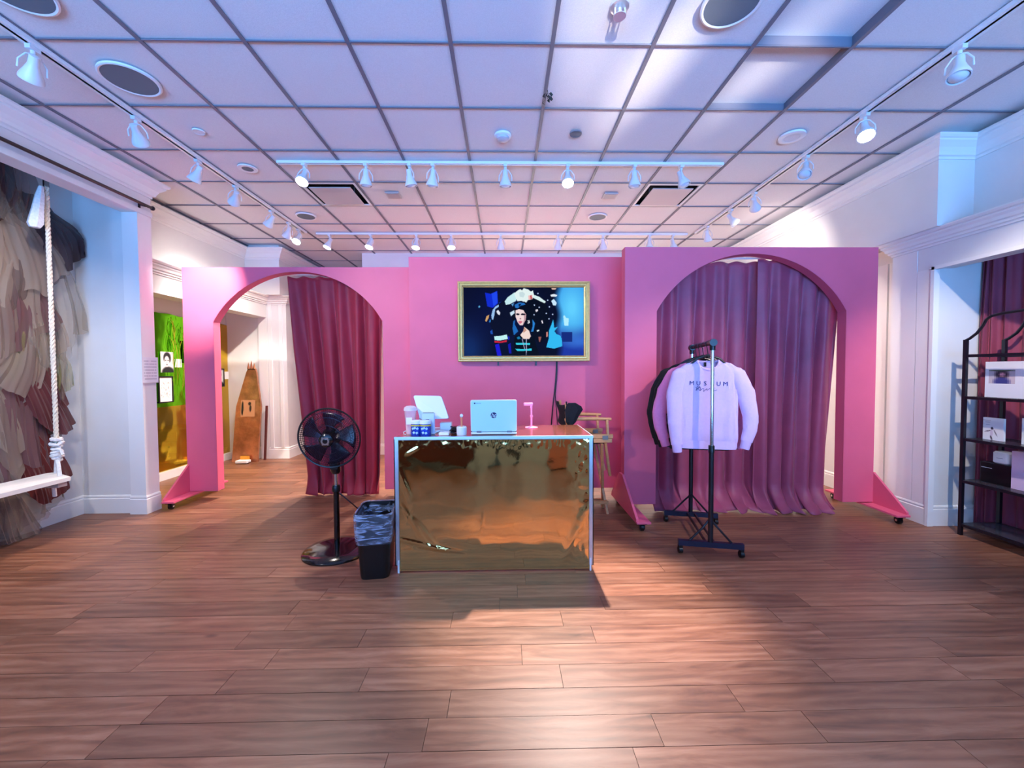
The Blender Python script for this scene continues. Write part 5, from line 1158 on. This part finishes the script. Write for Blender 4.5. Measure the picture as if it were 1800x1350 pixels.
goods('lilac_box', 'large lilac cardboard box at the right of the third shelf', 'box', (3.94, 2.80, .468), (4.06, 3.105, .76), mat('lilac_card', (222, 196, 222), .6))
goods('folded_paper', 'pink folded leaflet standing on the second shelf', 'leaflet', (4.05, 2.95, 1.17), (4.056, 3.08, 1.3), mat('leaflet_pink', (222, 180, 200), .6))

# ------------------------------------------------------------------ things behind the camera, seen mirrored in the gold desk front
t = thing('leather_bench', 'long brown leather bench mirrored in the left of the gold desk front', 'bench', (-1.0, -.45, 0))
hide = mat('brown_leather', (84, 40, 26), .4, bump=.2, bump_s=40)
MB().box((-1.62, -.85, .10), (-.42, -.10, .44), .04).build('base', hide, t, smooth=True)
for q in range(2): MB().box((-1.61 + q * .595, -.84, .44), (-1.03 + q * .595, -.09, .60), .05).build('cushion', hide, t, smooth=True)
for x in (-1.55, -.53):
    for y in (-.78, -.2): MB().cyl((x, y, 0), (x, y, .10), .025, n=12).build('leg', black_metal, t)
t = thing('rose_pedestal', 'blush pink display pedestal mirrored at the right of the gold desk front', 'pedestal', (.8, -.35, 0))
MB().box((.62, -.6, .06), (.94, -.25, .80), .01).build('column', mat('blush', (216, 150, 124), .5), t); MB().box((.64, -.58, 0), (.92, -.27, .06)).build('plinth', black_plastic, t)
# the photographer
t = thing('person', 'person in dark jeans and shoes mirrored in the gold desk front', 'person', (.0, -.3, 0))
J = {'pel': (0, -.42, .96, .15, .11), 'wai': (0, -.42, 1.10, .14, .1), 'che': (0, -.42, 1.32, .165, .11), 'nek': (0, -.42, 1.50, .055, .055), 'hd0': (0, -.40, 1.58, .07, .08), 'hd1': (0, -.40, 1.70, .08, .095), 'hd2': (0, -.41, 1.77, .05, .06)}
for s, n_ in ((-1, 'l'), (1, 'r')):
    J['hip' + n_] = (.09 * s, -.42, .90, .09, .09); J['kne' + n_] = (.11 * s, -.38, .50, .06, .06); J['ank' + n_] = (.13 * s, -.40, .10, .042, .042)
    J['sho' + n_] = (.19 * s, -.42, 1.42, .06, .06); J['elb' + n_] = (.24 * s, -.36, 1.16, .045, .045); J['wri' + n_] = (.10 * s, -.17, 1.30, .03, .03)
EDG = [('pel', 'wai'), ('wai', 'che'), ('che', 'nek'), ('nek', 'hd0'), ('hd0', 'hd1'), ('hd1', 'hd2')]
for n_ in 'lr': EDG += [('pel', 'hip' + n_), ('hip' + n_, 'kne' + n_), ('kne' + n_, 'ank' + n_), ('che', 'sho' + n_), ('sho' + n_, 'elb' + n_), ('elb' + n_, 'wri' + n_)]
ks = list(J); me = bpy.data.meshes.new('body'); me.from_pydata([Vector(J[k][:3]) - Vector((0, -.3, 0)) for k in ks], [(ks.index(a), ks.index(b)) for a, b in EDG], [])
ob = bpy.data.objects.new('body', me); COL.objects.link(ob); ob.parent = t
sk_ = ob.modifiers.new('skin', 'SKIN'); 
bm = bmesh.new(); bm.from_mesh(me); lay = bm.verts.layers.skin.verify(); bm.verts.ensure_lookup_table()
for i, k_ in enumerate(ks): bm.verts[i][lay].radius = J[k_][3:5]; bm.verts[i][lay].use_root = (k_ == 'pel')
bm.to_mesh(me); bm.free(); ob.modifiers.new('smooth', 'SUBSURF').levels = 2; ob.modifiers['smooth'].render_levels = 2
def person_mat():
    M = bpy.data.materials.new('clothing'); M.use_nodes = True; nt = M.node_tree; b = nt.nodes['Principled BSDF']; b.inputs['Roughness'].default_value = .8
    g = nt.nodes.new('ShaderNodeNewGeometry'); sx = nt.nodes.new('ShaderNodeSeparateXYZ'); nt.links.new(g.outputs['Position'], sx.inputs[0])
    mr = nt.nodes.new('ShaderNodeMapRange'); mr.inputs[2].default_value = 2; nt.links.new(sx.outputs[2], mr.inputs[0])
    cr = nt.nodes.new('ShaderNodeValToRGB'); cr.color_ramp.interpolation = 'CONSTANT'; nt.links.new(mr.outputs[0], cr.inputs[0]); e = cr.color_ramp.elements
    e[0].color = lin((26, 34, 48)) + (1,); e[1].position = .49; e[1].color = lin((40, 40, 46)) + (1,); q = e.new(.75); q.color = lin((196, 150, 124)) + (1,)
    nt.links.new(cr.outputs[0], b.inputs['Base Color']); return M
me.materials.append(person_mat())
for s in (-1, 1):
    x = .13 * s
    MB().loft([[(x + .045 * w * cos(a), y + .02 * sin(a) * 0, z + .04 * hh * sin(a)) for a in [2 * pi * j / 14 for j in range(14)]] for y, w, hh, z in ((-.50, .5, .6, .045), (-.47, .85, 1, .05), (-.38, .95, 1.1, .05), (-.28, 1.1, .8, .042), (-.22, .9, .55, .034), (-.195, .4, .3, .03))], True, True).build('shoe', black_plastic, t, smooth=True)
    for q in range(4):
        bx = .075 * s + .012 * s * q
        MB().tube([(.10 * s, -.17, 1.30), (.10 * s - .01 * s, -.14 + .0 * q, 1.33 + .014 * q), (.085 * s, -.112, 1.335 + .02 * q), (.065 * s, -.10, 1.34 + .02 * q)], [.012, .010, .009, .007], 7).build('finger', mat('skin', (196, 150, 124), .6), t, smooth=True)
    MB().tube([(.10 * s, -.17, 1.31), (.085 * s, -.165, 1.345), (.07 * s, -.15, 1.375)], [.012, .011, .008], 7).build('thumb', MATS['skin'], t, smooth=True)
    MB().sphere((.098 * s, -.155, 1.325), .034, 12, (.5, .9, 1.1)).build('palm', MATS['skin'], t, smooth=True)
MB().sphere((0, -.425, 1.715), .108, 16, (.85, .98, 1.0)).build('hair', mat('dark_hair', (26, 18, 16), .7), t, smooth=True)
